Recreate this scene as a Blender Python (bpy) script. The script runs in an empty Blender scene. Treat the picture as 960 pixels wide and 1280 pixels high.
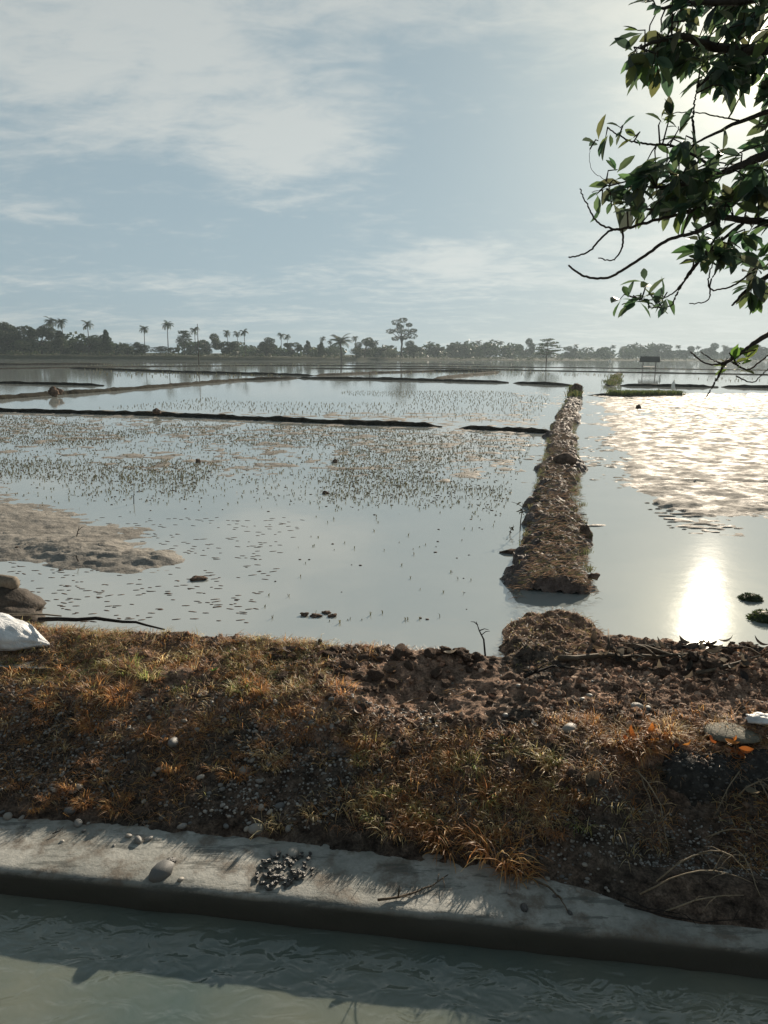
import bpy, math, random
import numpy as np
from mathutils import Vector, Matrix, Quaternion, Euler

# ============================================================ camera, sky, sun, exposure
SC = bpy.context.scene
COL = SC.collection
RNG = random.Random(7)
FPX, CAM_H, PITCH, ROLL = 924.0, 2.0, math.radians(12.04), math.radians(0.48)
SUN_EL, SUN_AZ = math.radians(18.4), math.radians(24.5)      # azimuth measured from +Y towards +X
SUN = Vector((math.sin(SUN_AZ) * math.cos(SUN_EL), math.cos(SUN_AZ) * math.cos(SUN_EL), math.sin(SUN_EL)))

cam = bpy.data.cameras.new('camera')
cam.sensor_fit = 'VERTICAL'; cam.sensor_height = 36.0; cam.lens = FPX / 1280 * 36.0
cam.clip_start = 0.05; cam.clip_end = 5000
cam_ob = bpy.data.objects.new('camera', cam); COL.objects.link(cam_ob)
cam_ob.matrix_world = Matrix.Translation((0, 0, CAM_H)) @ Matrix.Rotation(math.pi / 2 - PITCH, 4, 'X') @ Matrix.Rotation(ROLL, 4, 'Z')
SC.camera = cam_ob

SC.view_settings.view_transform = 'Standard'
SC.view_settings.look = 'None'
SC.view_settings.exposure = 0.85
SC.view_settings.gamma = 1.0
SC.cycles.use_denoising = True
SC.cycles.max_bounces = 8
SC.cycles.diffuse_bounces = 3
SC.cycles.glossy_bounces = 4
SC.cycles.transmission_bounces = 3
SC.cycles.volume_bounces = 1
SC.cycles.transparent_max_bounces = 6
SC.cycles.sample_clamp_indirect = 6.0
SC.cycles.caustics_reflective = False
SC.cycles.caustics_refractive = False


def build_world():
    w = bpy.data.worlds.new('World'); SC.world = w; w.use_nodes = True
    nt = w.node_tree; N = nt.nodes; L = nt.links
    for n in list(N): N.remove(n)
    out = N.new('ShaderNodeOutputWorld'); bg = N.new('ShaderNodeBackground')
    bg.inputs[1].default_value = 0.072
    L.new(bg.outputs[0], out.inputs[0])
    sky = N.new('ShaderNodeTexSky'); sky.sky_type = 'NISHITA'; sky.sun_disc = False
    sky.sun_elevation = SUN_EL; sky.sun_rotation = SUN_AZ
    sky.air_density = 1.0; sky.dust_density = 1.5; sky.ozone_density = 1.0; sky.altitude = 0

    def math_(op, a, b=None, c=None, clamp=False):
        n = N.new('ShaderNodeMath'); n.operation = op; n.use_clamp = clamp
        for i, v in enumerate((a, b, c)):
            if v is None: continue
            if isinstance(v, (int, float)): n.inputs[i].default_value = v
            else: L.new(v, n.inputs[i])
        return n.outputs[0]

    def mix(f, a, b, mode='MIX'):
        n = N.new('ShaderNodeMix'); n.data_type = 'RGBA'; n.blend_type = mode; n.clamp_factor = True
        for s, v in ((n.inputs[0], f), (n.inputs[6], a), (n.inputs[7], b)):
            if isinstance(v, (int, float)): s.default_value = v
            elif isinstance(v, tuple): s.default_value = (*v, 1)
            else: L.new(v, s)
        return n.outputs[2]

    tc = N.new('ShaderNodeTexCoord')
    nrm = N.new('ShaderNodeVectorMath'); nrm.operation = 'NORMALIZE'; L.new(tc.outputs['Generated'], nrm.inputs[0])
    D = nrm.outputs[0]
    sep = N.new('ShaderNodeSeparateXYZ'); L.new(D, sep.inputs[0])
    X, Y, Z = sep.outputs
    dt = N.new('ShaderNodeVectorMath'); dt.operation = 'DOT_PRODUCT'; L.new(D, dt.inputs[0]); dt.inputs[1].default_value = SUN
    mu = math_('MAXIMUM', dt.outputs['Value'], 0.0)
    # --- cloud sheet: directions projected on a high flat layer
    zz = math_('ADD', math_('MAXIMUM', Z, 0.0), 0.16)
    cx = math_('DIVIDE', X, zz); cy = math_('DIVIDE', Y, zz)
    cb = N.new('ShaderNodeCombineXYZ'); L.new(cx, cb.inputs[0]); L.new(cy, cb.inputs[1])

    def noise(scale, detail, rough, loc, rot, sc, dist=0.0):
        mp = N.new('ShaderNodeMapping'); L.new(cb.outputs[0], mp.inputs[0])
        mp.inputs['Location'].default_value = loc; mp.inputs['Rotation'].default_value = (0, 0, rot); mp.inputs['Scale'].default_value = sc
        n = N.new('ShaderNodeTexNoise'); n.noise_dimensions = '3D'; L.new(mp.outputs[0], n.inputs['Vector'])
        n.inputs['Scale'].default_value = scale; n.inputs['Detail'].default_value = detail
        n.inputs['Roughness'].default_value = rough; n.inputs['Distortion'].default_value = dist
        return n.outputs['Fac']
    n1 = noise(1.5, 9, 0.62, (3.1, 1.7, 0), math.radians(28), (0.8, 1.15, 1), 0.4)
    n2 = noise(8.0, 7, 0.65, (0.4, 5.2, 2), math.radians(35), (0.8, 1.3, 1), 0.5)
    n3 = noise(0.35, 3, 0.5, (8.0, 2.0, 4), 0.0, (1, 1, 1))
    # large shapes of the cloud field, as cloud banks lying in directions (azimuth, elevation)
    az = math_('MULTIPLY', math_('ARCTAN2', X, Y), 57.2958)
    el = math_('MULTIPLY', math_('ARCSINE', Z), 57.2958)

    def blob(a0, e0, sa, se, amp, tilt=0.0):
        da = math_('SUBTRACT', az, a0); de = math_('SUBTRACT', el, e0)
        if tilt: de = math_('SUBTRACT', de, math_('MULTIPLY', da, tilt))
        q = math_('ADD', math_('POWER', math_('ABSOLUTE', math_('DIVIDE', da, sa)), 2), math_('POWER', math_('ABSOLUTE', math_('DIVIDE', de, se)), 2))
        return math_('MULTIPLY', math_('EXPONENT', math_('MULTIPLY', q, -1)), amp)
    bias = blob(-18, 18.5, 17, 5.5, 0.17, -0.06)
    for b in (blob(6, 25, 22, 4.5, 0.17, 0.10), blob(8, 13.5, 8, 4.5, -0.20), blob(3, 6.8, 9, 1.3, 0.20), blob(-20, 7.0, 18, 3.4, -0.10), blob(-7.5, 14.2, 5.0, 2.4, 0.20, 0.25), blob(25, 20, 9, 7, 0.14), blob(-24, 9.0, 6, 0.9, 0.12)):
        bias = math_('ADD', bias, b)
    m = math_('ADD', math_('ADD', math_('MULTIPLY', n1, 0.80), math_('MULTIPLY', n2, 0.42)), bias)
    m = math_('ADD', m, math_('MULTIPLY', math_('SUBTRACT', n3, 0.5), 0.25))
    mr = N.new('ShaderNodeMapRange'); mr.interpolation_type = 'SMOOTHSTEP'
    L.new(m, mr.inputs[0]); mr.inputs[1].default_value = 0.53; mr.inputs[2].default_value = 0.84
    mask = mr.outputs[0]
    # sunlit glow of thin high cloud around the sun
    g1 = math_('POWER', mu, 6.0); g2 = math_('POWER', mu, 40.0); g3 = math_('POWER', mu, 420.0); g4 = math_('POWER', mu, 4000.0)

    def scale(col, f):
        n = N.new('ShaderNodeVectorMath'); n.operation = 'SCALE'
        if isinstance(col, tuple): n.inputs[0].default_value = col
        else: L.new(col, n.inputs[0])
        if isinstance(f, (int, float)): n.inputs['Scale'].default_value = f
        else: L.new(f, n.inputs['Scale'])
        return n.outputs[0]

    def add(a, b):
        n = N.new('ShaderNodeVectorMath'); n.operation = 'ADD'; L.new(a, n.inputs[0]); L.new(b, n.inputs[1]); return n.outputs[0]
    base = scale(sky.outputs[0], 0.45)
    # thin milky veil over the whole sky, brighter low down and on the sun's side
    low = math_('SUBTRACT', 1.0, math_('MAXIMUM', Z, 0.0))
    side = math_('POWER', math_('ADD', 0.5, math_('MULTIPLY', dt.outputs['Value'], 0.5)), 0.8)
    lum = math_('ADD', 0.30, math_('MULTIPLY', math_('MULTIPLY', math_('POWER', low, 0.7), side), 0.90))
    veil = scale((2.66, 3.52, 4.0), lum)
    c = mix(0.93, base, veil)
    cloud = scale((5.05, 5.3, 5.15), lum)
    c = mix(math_('MULTIPLY', mask, 0.80), c, cloud)
    glow = add(scale((2.3, 2.05, 1.35), g2), scale((6.0, 5.2, 3.2), g3))
    glow = add(glow, scale((40.0, 36.0, 27.0), g4))
    c = add(c, glow)
    L.new(c, bg.inputs[0])


build_world()

sun = bpy.data.lights.new('sun', 'SUN'); sun.energy = 5.0; sun.angle = math.radians(0.6); sun.color = (1.0, 0.86, 0.68)
sun_ob = bpy.data.objects.new('sun', sun); COL.objects.link(sun_ob)
sun_ob.location = SUN * 60
sun_ob.rotation_euler = SUN.to_track_quat('Z', 'Y').to_euler()


# ============================================================ helpers
def at(px, py, z=0.0, depth=None):
    """world point of a photograph direction on the plane z, or at a forward distance"""
    x, y = px - 480, 640 - py
    x, y = x * math.cos(ROLL) - y * math.sin(ROLL), x * math.sin(ROLL) + y * math.cos(ROLL)
    d = Vector((x, FPX * math.cos(PITCH) + y * math.sin(PITCH), -FPX * math.sin(PITCH) + y * math.cos(PITCH)))
    t = (z - CAM_H) / d.z if depth is None else depth / d.y
    return Vector((0, 0, CAM_H)) + d * t


def tag(o, label=None, cat=None, group=None, kind=None):
    if label: o['label'] = label
    if cat: o['category'] = cat
    if group: o['group'] = group
    if kind: o['kind'] = kind
    return o


def empty(name, loc=(0, 0, 0), rz=0.0):
    o = bpy.data.objects.new(name, None); COL.objects.link(o)
    o.location = loc; o.rotation_euler = (0, 0, rz); o.empty_display_size = 0.1
    return o


def link(name, me, parent=None, loc=None):
    o = bpy.data.objects.new(name, me); COL.objects.link(o)
    if parent: o.parent = parent
    if loc is not None: o.location = loc
    return o


def hash2(ix, iy, seed):
    n = (ix.astype(np.int64) * 374761393 + iy.astype(np.int64) * 668265263 + seed * 144269504) & 0xffffffff
    n = ((n ^ (n >> 13)) * 1274126177) & 0xffffffff
    return ((n ^ (n >> 16)) & 0xffff) / 65535.0


def vnoise(x, y, seed=0):
    x = np.asarray(x, float); y = np.asarray(y, float)
    ix = np.floor(x); iy = np.floor(y); fx = x - ix; fy = y - iy
    fx = fx * fx * fx * (fx * (fx * 6 - 15) + 10); fy = fy * fy * fy * (fy * (fy * 6 - 15) + 10)
    a = hash2(ix, iy, seed); b = hash2(ix + 1, iy, seed); c = hash2(ix, iy + 1, seed); d = hash2(ix + 1, iy + 1, seed)
    return (a + (b - a) * fx) * (1 - fy) + (c + (d - c) * fx) * fy


def VN(x, y, seed):
    """one value of the same noise, without arrays"""
    def h(i, j):
        n = (i * 374761393 + j * 668265263 + seed * 144269504) & 0xffffffff
        n = ((n ^ (n >> 13)) * 1274126177) & 0xffffffff
        return ((n ^ (n >> 16)) & 0xffff) / 65535.0
    i, j = math.floor(x), math.floor(y); f, g = x - i, y - j; f = f * f * (3 - 2 * f); g = g * g * (3 - 2 * g)
    return (h(i, j) * (1 - f) + h(i + 1, j) * f) * (1 - g) + (h(i, j + 1) * (1 - f) + h(i + 1, j + 1) * f) * g


def fbm(x, y, seed=0, octv=4, rough=0.5):
    s = 0; a = 1; t = 0
    for i in range(octv):
        s = s + a * vnoise(np.asarray(x) * 2 ** i + 17.3 * i, np.asarray(y) * 2 ** i - 9.1 * i, seed + i * 31); t += a; a *= rough
    return s / t * 2 - 1


def ridged(x, y, seed=0, octv=3):
    s = 0; a = 1; t = 0
    for i in range(octv):
        s = s + a * (1 - np.abs(vnoise(np.asarray(x) * 2 ** i, np.asarray(y) * 2 ** i, seed + i * 13) * 2 - 1)); t += a; a *= 0.5
    return s / t


def sstep(a, b, x):
    t = np.clip((np.asarray(x, float) - a) / (b - a), 0, 1); return t * t * (3 - 2 * t)


def grid_mesh(name, X, Y, Z, mat, smooth=True):
    r, c = X.shape
    me = bpy.data.meshes.new(name)
    co = np.stack([X, Y, Z], -1).reshape(-1, 3).astype(np.float32)
    idx = np.arange(r * c).reshape(r, c)
    q = np.stack([idx[:-1, :-1], idx[:-1, 1:], idx[1:, 1:], idx[1:, :-1]], -1).reshape(-1, 4).astype(np.int32)
    me.vertices.add(len(co)); me.vertices.foreach_set('co', co.ravel())
    me.loops.add(q.size); me.loops.foreach_set('vertex_index', q.ravel())
    me.polygons.add(len(q)); me.polygons.foreach_set('loop_start', np.arange(0, q.size, 4, dtype=np.int32))
    me.polygons.foreach_set('use_smooth', np.full(len(q), smooth))
    me.update(calc_edges=True); me.validate()
    if mat: me.materials.append(mat)
    return me


class MB:
    """collects polygons; one build() is one mesh"""
    def __init__(s): s.v = []; s.f = []; s.c = []
    def poly(s, pts, col=None):
        b = len(s.v); s.v.extend(tuple(p) for p in pts); s.f.append(tuple(range(b, b + len(pts)))); s.c.extend([col or (1, 1, 1)] * len(pts))
    def strip(s, pts, widths, side, col=None):
        b = len(s.v); n = len(pts)
        for p, w in zip(pts, widths):
            s.v.append(tuple(p - side * (w / 2))); s.v.append(tuple(p + side * (w / 2))); s.c.extend([col or (1, 1, 1)] * 2)
        for i in range(n - 1):
            k = b + 2 * i; s.f.append((k, k + 1, k + 3, k + 2))
    def tube(s, pts, rad, n=6, col=None, cap=True):
        b = len(s.v); pts = [Vector(p) for p in pts]; m = len(pts)
        for i, p in enumerate(pts):
            t = (pts[min(i + 1, m - 1)] - pts[max(i - 1, 0)]).normalized()
            a = t.orthogonal() if abs(t.z) > 0.9 else t.cross(Vector((0, 0, 1)))
            a.normalize(); c = t.cross(a)
            for k in range(n):
                th = 2 * math.pi * k / n
                s.v.append(tuple(p + (a * math.cos(th) + c * math.sin(th)) * rad[i])); s.c.append(col or (1, 1, 1))
        for i in range(m - 1):
            for k in range(n):
                s.f.append((b + i * n + k, b + i * n + (k + 1) % n, b + (i + 1) * n + (k + 1) % n, b + (i + 1) * n + k))
        if cap:
            s.f.append(tuple(b + k for k in range(n))[::-1]); s.f.append(tuple(b + (m - 1) * n + k for k in range(n)))
    def raw(s, vs, fs, col=None):
        b = len(s.v); s.v.extend(tuple(p) for p in vs); s.c.extend([col or (1, 1, 1)] * len(vs)); s.f.extend(tuple(b + i for i in f) for f in fs)
    def mesh(s, name, mat, smooth=False):
        me = bpy.data.meshes.new(name); me.from_pydata(s.v, [], s.f)
        at_ = me.color_attributes.new('col', 'FLOAT_COLOR', 'POINT')
        a = np.ones((len(s.v), 4), np.float32); a[:, :3] = np.array(s.c, np.float32).reshape(-1, 3)
        at_.data.foreach_set('color', a.ravel())
        if smooth: me.polygons.foreach_set('use_smooth', np.full(len(me.polygons), True))
        if mat: me.materials.append(mat)
        return me
    def build(s, name, mat, parent=None, loc=None, smooth=False):
        return link(name, s.mesh(name, mat, smooth), parent, loc)


def ico(sub):
    import bmesh
    bm = bmesh.new(); bmesh.ops.create_icosphere(bm, subdivisions=sub, radius=1.0)
    vs = [v.co.copy() for v in bm.verts]; fs = [tuple(v.index for v in f.verts) for f in bm.faces]; bm.free()
    return vs, fs


ICO = {k: ico(k) for k in (1, 2, 3, 4)}


def lump(seed, sub=2, amp=0.25, freq=1.3, scale=(1, 1, 1), flat=None):
    """an irregular rounded lump (stone, clod): unit vertices + faces"""
    vs, fs = ICO[sub]; P = np.array([tuple(v) for v in vs])
    n = (fbm(P[:, 0] * freq + seed * 3.1 + P[:, 2] * 0.7 * freq, P[:, 1] * freq + P[:, 2] * 1.3 * freq - seed, seed, 3) + fbm(P[:, 2] * freq + seed, P[:, 0] * freq + 5, seed + 9, 2)) * 0.5
    P = P * (1 + amp * n * 2)[:, None] * np.array(scale)
    if flat is not None: P[:, 2] = np.maximum(P[:, 2], flat)
    return P, fs


# ============================================================ materials
def new_mat(name):
    m = bpy.data.materials.new(name); m.use_nodes = True
    nt = m.node_tree; return m, nt, nt.nodes['Principled BSDF'], nt.nodes['Material Output']


def nd(nt, typ, **kw):
    n = nt.nodes.new(typ)
    for k, v in kw.items():
        if k.startswith('i_'):
            key = k[2:]; key = int(key) if key.isdigit() else key
            s = n.inputs[key]
            if isinstance(v, bpy.types.NodeSocket): nt.links.new(v, s)
            else: s.default_value = v
        else: setattr(n, k, v)
    return n


def noise_tex(nt, scale, detail=5, rough=0.55, coord='Object', sc=(1, 1, 1), dist=0.0, loc=(0, 0, 0)):
    tc = nd(nt, 'ShaderNodeTexCoord'); mp = nd(nt, 'ShaderNodeMapping', i_Vector=tc.outputs[coord], i_Scale=sc, i_Location=loc)
    n = nd(nt, 'ShaderNodeTexNoise', i_Vector=mp.outputs[0], i_Scale=scale, i_Detail=detail, i_Roughness=rough, i_Distortion=dist)
    return n.outputs['Fac']


def ramp(nt, fac, stops):
    r = nd(nt, 'ShaderNodeValToRGB', i_Fac=fac); e = r.color_ramp.elements
    while len(e) > 1: e.remove(e[-1])
    for i, (p, c) in enumerate(stops):
        el = e[0] if i == 0 else e.new(p)
        el.position = p; el.color = (*c, 1)
    return r.outputs[0]


def mixc(nt, f, a, b, mode='MIX'):
    n = nd(nt, 'ShaderNodeMix', data_type='RGBA', blend_type=mode)
    for s, v in ((n.inputs[0], f), (n.inputs[6], a), (n.inputs[7], b)):
        if isinstance(v, bpy.types.NodeSocket): nt.links.new(v, s)
        elif isinstance(v, tuple): s.default_value = (*v, 1)
        else: s.default_value = v
    return n.outputs[2]


def bump(nt, h, strength, dist, prev=None):
    n = nd(nt, 'ShaderNodeBump', i_Strength=strength, i_Distance=dist, i_Height=h)
    if prev is not None: nt.links.new(prev, n.inputs['Normal'])
    return n.outputs[0]


def earth_mat(name, stops, scale, rough=0.8, bumpd=0.012, fine=90, spec=0.3, wet=None, coat=0.0):
    m, nt, b, o = new_mat(name)
    n1 = noise_tex(nt, scale, 7, 0.65); n2 = noise_tex(nt, fine, 4, 0.6, loc=(3, 1, 2))
    c = ramp(nt, n1, stops)
    c = mixc(nt, 0.55, c, ramp(nt, n2, [(0.3, (0.45, 0.45, 0.45)), (0.7, (1.45, 1.42, 1.4))]), 'MULTIPLY')
    nt.links.new(c, b.inputs['Base Color'])
    b.inputs['Specular IOR Level'].default_value = spec
    b.inputs['Roughness'].default_value = rough
    if wet:
        r = nd(nt, 'ShaderNodeMapRange', i_Value=noise_tex(nt, scale * 1.7, 4, 0.6, loc=(7, 7, 7)), i_1=0.4, i_2=0.62, i_3=wet, i_4=rough)
        nt.links.new(r.outputs[0], b.inputs['Roughness'])
    nb = bump(nt, n2, 0.9, bumpd * 0.4, bump(nt, noise_tex(nt, fine * 0.28, 6, 0.65), 0.9, bumpd))
    nt.links.new(nb, b.inputs['Normal'])
    if coat:
        b.inputs['Coat Weight'].default_value = coat; b.inputs['Coat Roughness'].default_value = 0.2
    return m


def water_mat(name, col_a, col_b, scale, rough, wave, ior=1.40, wave_scale=3.0, patch=None):
    m, nt, b, o = new_mat(name)
    nt.links.new(mixc(nt, ramp(nt, noise_tex(nt, scale, 4, 0.55), [(0.35, (0, 0, 0)), (0.65, (1, 1, 1))]), col_a, col_b), b.inputs['Base Color'])
    b.inputs['Roughness'].default_value = rough; b.inputs['IOR'].default_value = ior
    b.inputs['Specular IOR Level'].default_value = 0.5
    h = noise_tex(nt, wave_scale, 5, 0.6)
    nt.links.new(bump(nt, h, 1.0, wave), b.inputs['Normal'])
    return m


def plant_mat(name, transl=0.45, rough=0.5, spec=0.35, tint=(1, 1, 1)):
    """leaf or blade: colour from the mesh's own 'col' attribute, light passes through"""
    m, nt, b, o = new_mat(name)
    a = nd(nt, 'ShaderNodeVertexColor', layer_name='col')
    oi = nd(nt, 'ShaderNodeObjectInfo')
    v = nd(nt, 'ShaderNodeMapRange', i_Value=oi.outputs['Random'], i_3=0.75, i_4=1.2)
    c = mixc(nt, 1.0, a.outputs[0], tint, 'MULTIPLY')
    hsv = nd(nt, 'ShaderNodeHueSaturation', i_Color=c, i_Value=v.outputs[0])
    nt.links.new(hsv.outputs[0], b.inputs['Base Color'])
    b.inputs['Roughness'].default_value = rough; b.inputs['Specular IOR Level'].default_value = spec
    t = nd(nt, 'ShaderNodeBsdfTranslucent', i_Color=hsv.outputs[0])
    mx = nd(nt, 'ShaderNodeMixShader', i_0=transl, i_1=b.outputs[0], i_2=t.outputs[0])
    nt.links.new(mx.outputs[0], o.inputs['Surface'])
    return m


M = {}


def soil_mat():
    m, nt, b, o = new_mat('bank_soil')
    big = noise_tex(nt, 1.7, 6, 0.6); mid = noise_tex(nt, 16, 6, 0.7, loc=(2, 5, 1)); fine = noise_tex(nt, 95, 4, 0.65, loc=(3, 1, 2))
    c = ramp(nt, big, [(0.34, (0.14, 0.122, 0.107)), (0.46, (0.26, 0.19, 0.15)), (0.56, (0.37, 0.255, 0.195)), (0.70, (0.42, 0.335, 0.27))])
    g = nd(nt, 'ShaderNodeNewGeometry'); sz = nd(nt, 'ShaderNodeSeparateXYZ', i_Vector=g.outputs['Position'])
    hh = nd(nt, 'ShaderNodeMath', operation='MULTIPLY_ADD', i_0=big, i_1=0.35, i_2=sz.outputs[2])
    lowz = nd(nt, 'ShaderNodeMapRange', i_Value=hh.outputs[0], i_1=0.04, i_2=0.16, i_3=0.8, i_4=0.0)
    c = mixc(nt, lowz.outputs[0], c, (0.085, 0.076, 0.068))         # soil turns darker and greyer towards the foot of the bank
    c = mixc(nt, 1.0, c, ramp(nt, mid, [(0.32, (0.16, 0.15, 0.15)), (0.47, (0.65, 0.62, 0.6)), (0.58, (1.15, 1.1, 1.05)), (0.72, (2.1, 2.0, 1.9))]), 'MULTIPLY')
    c = mixc(nt, 0.7, c, ramp(nt, fine, [(0.32, (0.35, 0.35, 0.35)), (0.68, (1.6, 1.55, 1.5))]), 'MULTIPLY')
    nt.links.new(c, b.inputs['Base Color']); b.inputs['Roughness'].default_value = 0.95; b.inputs['Specular IOR Level'].default_value = 0.10
    nt.links.new(bump(nt, fine, 1.0, 0.010, bump(nt, mid, 1.0, 0.035)), b.inputs['Normal'])
    return m


M['soil'] = soil_mat()
M['bund'] = earth_mat('bund_soil', [(0.28, (0.034, 0.029, 0.028)), (0.5, (0.125, 0.102, 0.095)), (0.72, (0.27, 0.225, 0.205))], 9.0, 0.85, 0.03, 70, 0.2, wet=0.6)
M['farbund'] = earth_mat('far_bund_soil', [(0.3, (0.014, 0.014, 0.012)), (0.55, (0.036, 0.034, 0.027)), (0.8, (0.075, 0.068, 0.045))], 5.0, 0.95, 0.05, 14, 0.03)
M['clod'] = earth_mat('clod_soil', [(0.3, (0.03, 0.023, 0.019)), (0.52, (0.14, 0.098, 0.076)), (0.75, (0.28, 0.205, 0.16))], 9.0, 0.95, 0.016, 90, 0.06)
M['mud'] = earth_mat('wet_mud', [(0.3, (0.17, 0.16, 0.145)), (0.55, (0.25, 0.235, 0.212)), (0.8, (0.31, 0.295, 0.268))], 1.6, 0.9, 0.016, 40, 0.055, wet=0.6)
M['gritty'] = earth_mat('gravel_conglomerate', [(0.3, (0.022, 0.022, 0.022)), (0.6, (0.055, 0.054, 0.052)), (0.85, (0.11, 0.108, 0.10))], 22, 0.85, 0.03, 55, 0.10)
M['bark'] = earth_mat('bark', [(0.3, (0.030, 0.026, 0.022)), (0.7, (0.075, 0.062, 0.050))], 14, 0.85, 0.008, 90, 0.2)
M['twig'] = earth_mat('dry_twig', [(0.3, (0.05, 0.038, 0.028)), (0.7, (0.16, 0.125, 0.09))], 14, 0.8, 0.004, 120, 0.2)
M['paletwig'] = earth_mat('pale_stem', [(0.3, (0.16, 0.13, 0.09)), (0.7, (0.34, 0.28, 0.20))], 14, 0.7, 0.003, 120, 0.2)
M['charwood'] = earth_mat('dark_wood', [(0.3, (0.010, 0.009, 0.009)), (0.7, (0.04, 0.036, 0.034))], 10, 0.85, 0.004, 90, 0.10)
M['logwood'] = earth_mat('weathered_log', [(0.3, (0.10, 0.085, 0.065)), (0.7, (0.24, 0.20, 0.155))], 8, 0.8, 0.006, 80, 0.2)
M['boulder'] = earth_mat('boulder_stone', [(0.3, (0.03, 0.025, 0.02)), (0.7, (0.085, 0.068, 0.055))], 9, 0.85, 0.012, 60, 0.25)
M['slab'] = earth_mat('slab_stone', [(0.3, (0.10, 0.095, 0.075)), (0.7, (0.19, 0.18, 0.14))], 9, 0.85, 0.006, 90, 0.25)
M['land'] = earth_mat('far_land', [(0.3, (0.026, 0.032, 0.018)), (0.7, (0.055, 0.058, 0.036))], 0.05, 0.95, 0.05, 1.5, 0.02)
M['road'] = earth_mat('near_bank_earth', [(0.3, (0.10, 0.09, 0.075)), (0.7, (0.2, 0.18, 0.15))], 3, 0.9, 0.01, 60, 0.2)
M['water'] = water_mat('paddy_water', (0.27, 0.30, 0.295), (0.31, 0.335, 0.325), 0.45, 0.034, 0.0016, 3.2, 3.0)
M['canal'] = water_mat('canal_water', (0.085, 0.118, 0.110), (0.17, 0.18, 0.142), 0.9, 0.03, 0.020, 1.6, 6.0)


_b = M['canal'].node_tree.nodes['Principled BSDF']
_nt = M['canal'].node_tree
for _l in list(_b.inputs['Normal'].links): _nt.links.remove(_l)
_h = noise_tex(_nt, 7.0, 2, 0.5, sc=(1, 1.6, 1), dist=0.8)
_nt.links.new(bump(_nt, _h, 1.0, 0.020), _b.inputs['Coat Normal'])
_b.inputs['Coat Weight'].default_value = 1.0; _b.inputs['Coat IOR'].default_value = 1.6; _b.inputs['Coat Roughness'].default_value = 0.02
_b.inputs['Specular IOR Level'].default_value = 0.0
_b.inputs['Subsurface Weight'].default_value = 0.7; _b.inputs['Subsurface Radius'].default_value = (0.9, 1.0, 0.9); _b.inputs['Subsurface Scale'].default_value = 0.07


def concrete_mat():
    m, nt, b, o = new_mat('ledge_concrete')
    n1 = noise_tex(nt, 2.2, 7, 0.65); n2 = noise_tex(nt, 60, 4, 0.6); n3 = noise_tex(nt, 6, 6, 0.7, loc=(4, 4, 1))
    c = ramp(nt, n1, [(0.30, (0.10, 0.10, 0.092)), (0.45, (0.23, 0.235, 0.215)), (0.60, (0.33, 0.33, 0.305)), (0.75, (0.42, 0.415, 0.385))])
    c = mixc(nt, 0.5, c, ramp(nt, n2, [(0.3, (0.7, 0.7, 0.7)), (0.7, (1.15, 1.15, 1.15))]), 'MULTIPLY')
    c = mixc(nt, ramp(nt, n3, [(0.48, (0, 0, 0)), (0.62, (0.85, 0.85, 0.85))]), c, (0.105, 0.085, 0.064))
    c = mixc(nt, ramp(nt, noise_tex(nt, 3.0, 8, 0.75, sc=(1, 5, 1), loc=(9, 2, 3)), [(0.54, (0, 0, 0)), (0.60, (0.7, 0.7, 0.7))]), c, (0.06, 0.065, 0.058))
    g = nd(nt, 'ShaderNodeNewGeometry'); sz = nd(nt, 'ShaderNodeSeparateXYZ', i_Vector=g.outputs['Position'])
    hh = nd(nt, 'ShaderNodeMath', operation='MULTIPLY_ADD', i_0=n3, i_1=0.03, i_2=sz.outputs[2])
    low_mix = nd(nt, 'ShaderNodeMapRange', i_Value=hh.outputs[0], i_1=-0.308, i_2=-0.286, i_3=1.0, i_4=0.0)
    c = mixc(nt, low_mix.outputs[0], c, (0.040, 0.043, 0.039))          # concrete colour darkens below the lip, down to the water
    nt.links.new(c, b.inputs['Base Color']); b.inputs['Roughness'].default_value = 0.7
    nt.links.new(bump(nt, n2, 0.5, 0.003, bump(nt, n3, 0.6, 0.012)), b.inputs['Normal'])
    return m


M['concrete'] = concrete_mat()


def pebble_mat():
    m, nt, b, o = new_mat('river_pebble')
    oi = nd(nt, 'ShaderNodeObjectInfo')
    c = ramp(nt, oi.outputs['Random'], [(0.0, (0.08, 0.083, 0.084)), (0.3, (0.15, 0.15, 0.148)), (0.55, (0.22, 0.213, 0.20)), (0.8, (0.27, 0.25, 0.22)), (1.0, (0.34, 0.32, 0.285))])
    c = mixc(nt, 0.6, c, ramp(nt, noise_tex(nt, 40, 5, 0.6), [(0.3, (0.6, 0.6, 0.6)), (0.7, (1.25, 1.25, 1.25))]), 'MULTIPLY')
    nt.links.new(c, b.inputs['Base Color']); b.inputs['Roughness'].default_value = 0.6
    nt.links.new(bump(nt, noise_tex(nt, 160, 3, 0.6), 0.4, 0.002), b.inputs['Normal'])
    return m


M['pebble'] = pebble_mat()


def gravel_mat():
    m, nt, b, o = new_mat('small_gravel')
    a = nd(nt, 'ShaderNodeVertexColor', layer_name='col'); nt.links.new(a.outputs[0], b.inputs['Base Color']); b.inputs['Roughness'].default_value = 0.6
    return m


M['gravel'] = gravel_mat()


def crumb_mat():
    m, nt, b, o = new_mat('soil_crumb')
    a = nd(nt, 'ShaderNodeVertexColor', layer_name='col')
    c = mixc(nt, 0.8, a.outputs[0], ramp(nt, noise_tex(nt, 120, 4, 0.65), [(0.32, (0.45, 0.45, 0.45)), (0.68, (1.5, 1.45, 1.4))]), 'MULTIPLY')
    nt.links.new(c, b.inputs['Base Color']); b.inputs['Roughness'].default_value = 0.95; b.inputs['Specular IOR Level'].default_value = 0.05
    nt.links.new(bump(nt, noise_tex(nt, 150, 4, 0.7), 1.0, 0.006), b.inputs['Normal'])
    return m


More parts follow.
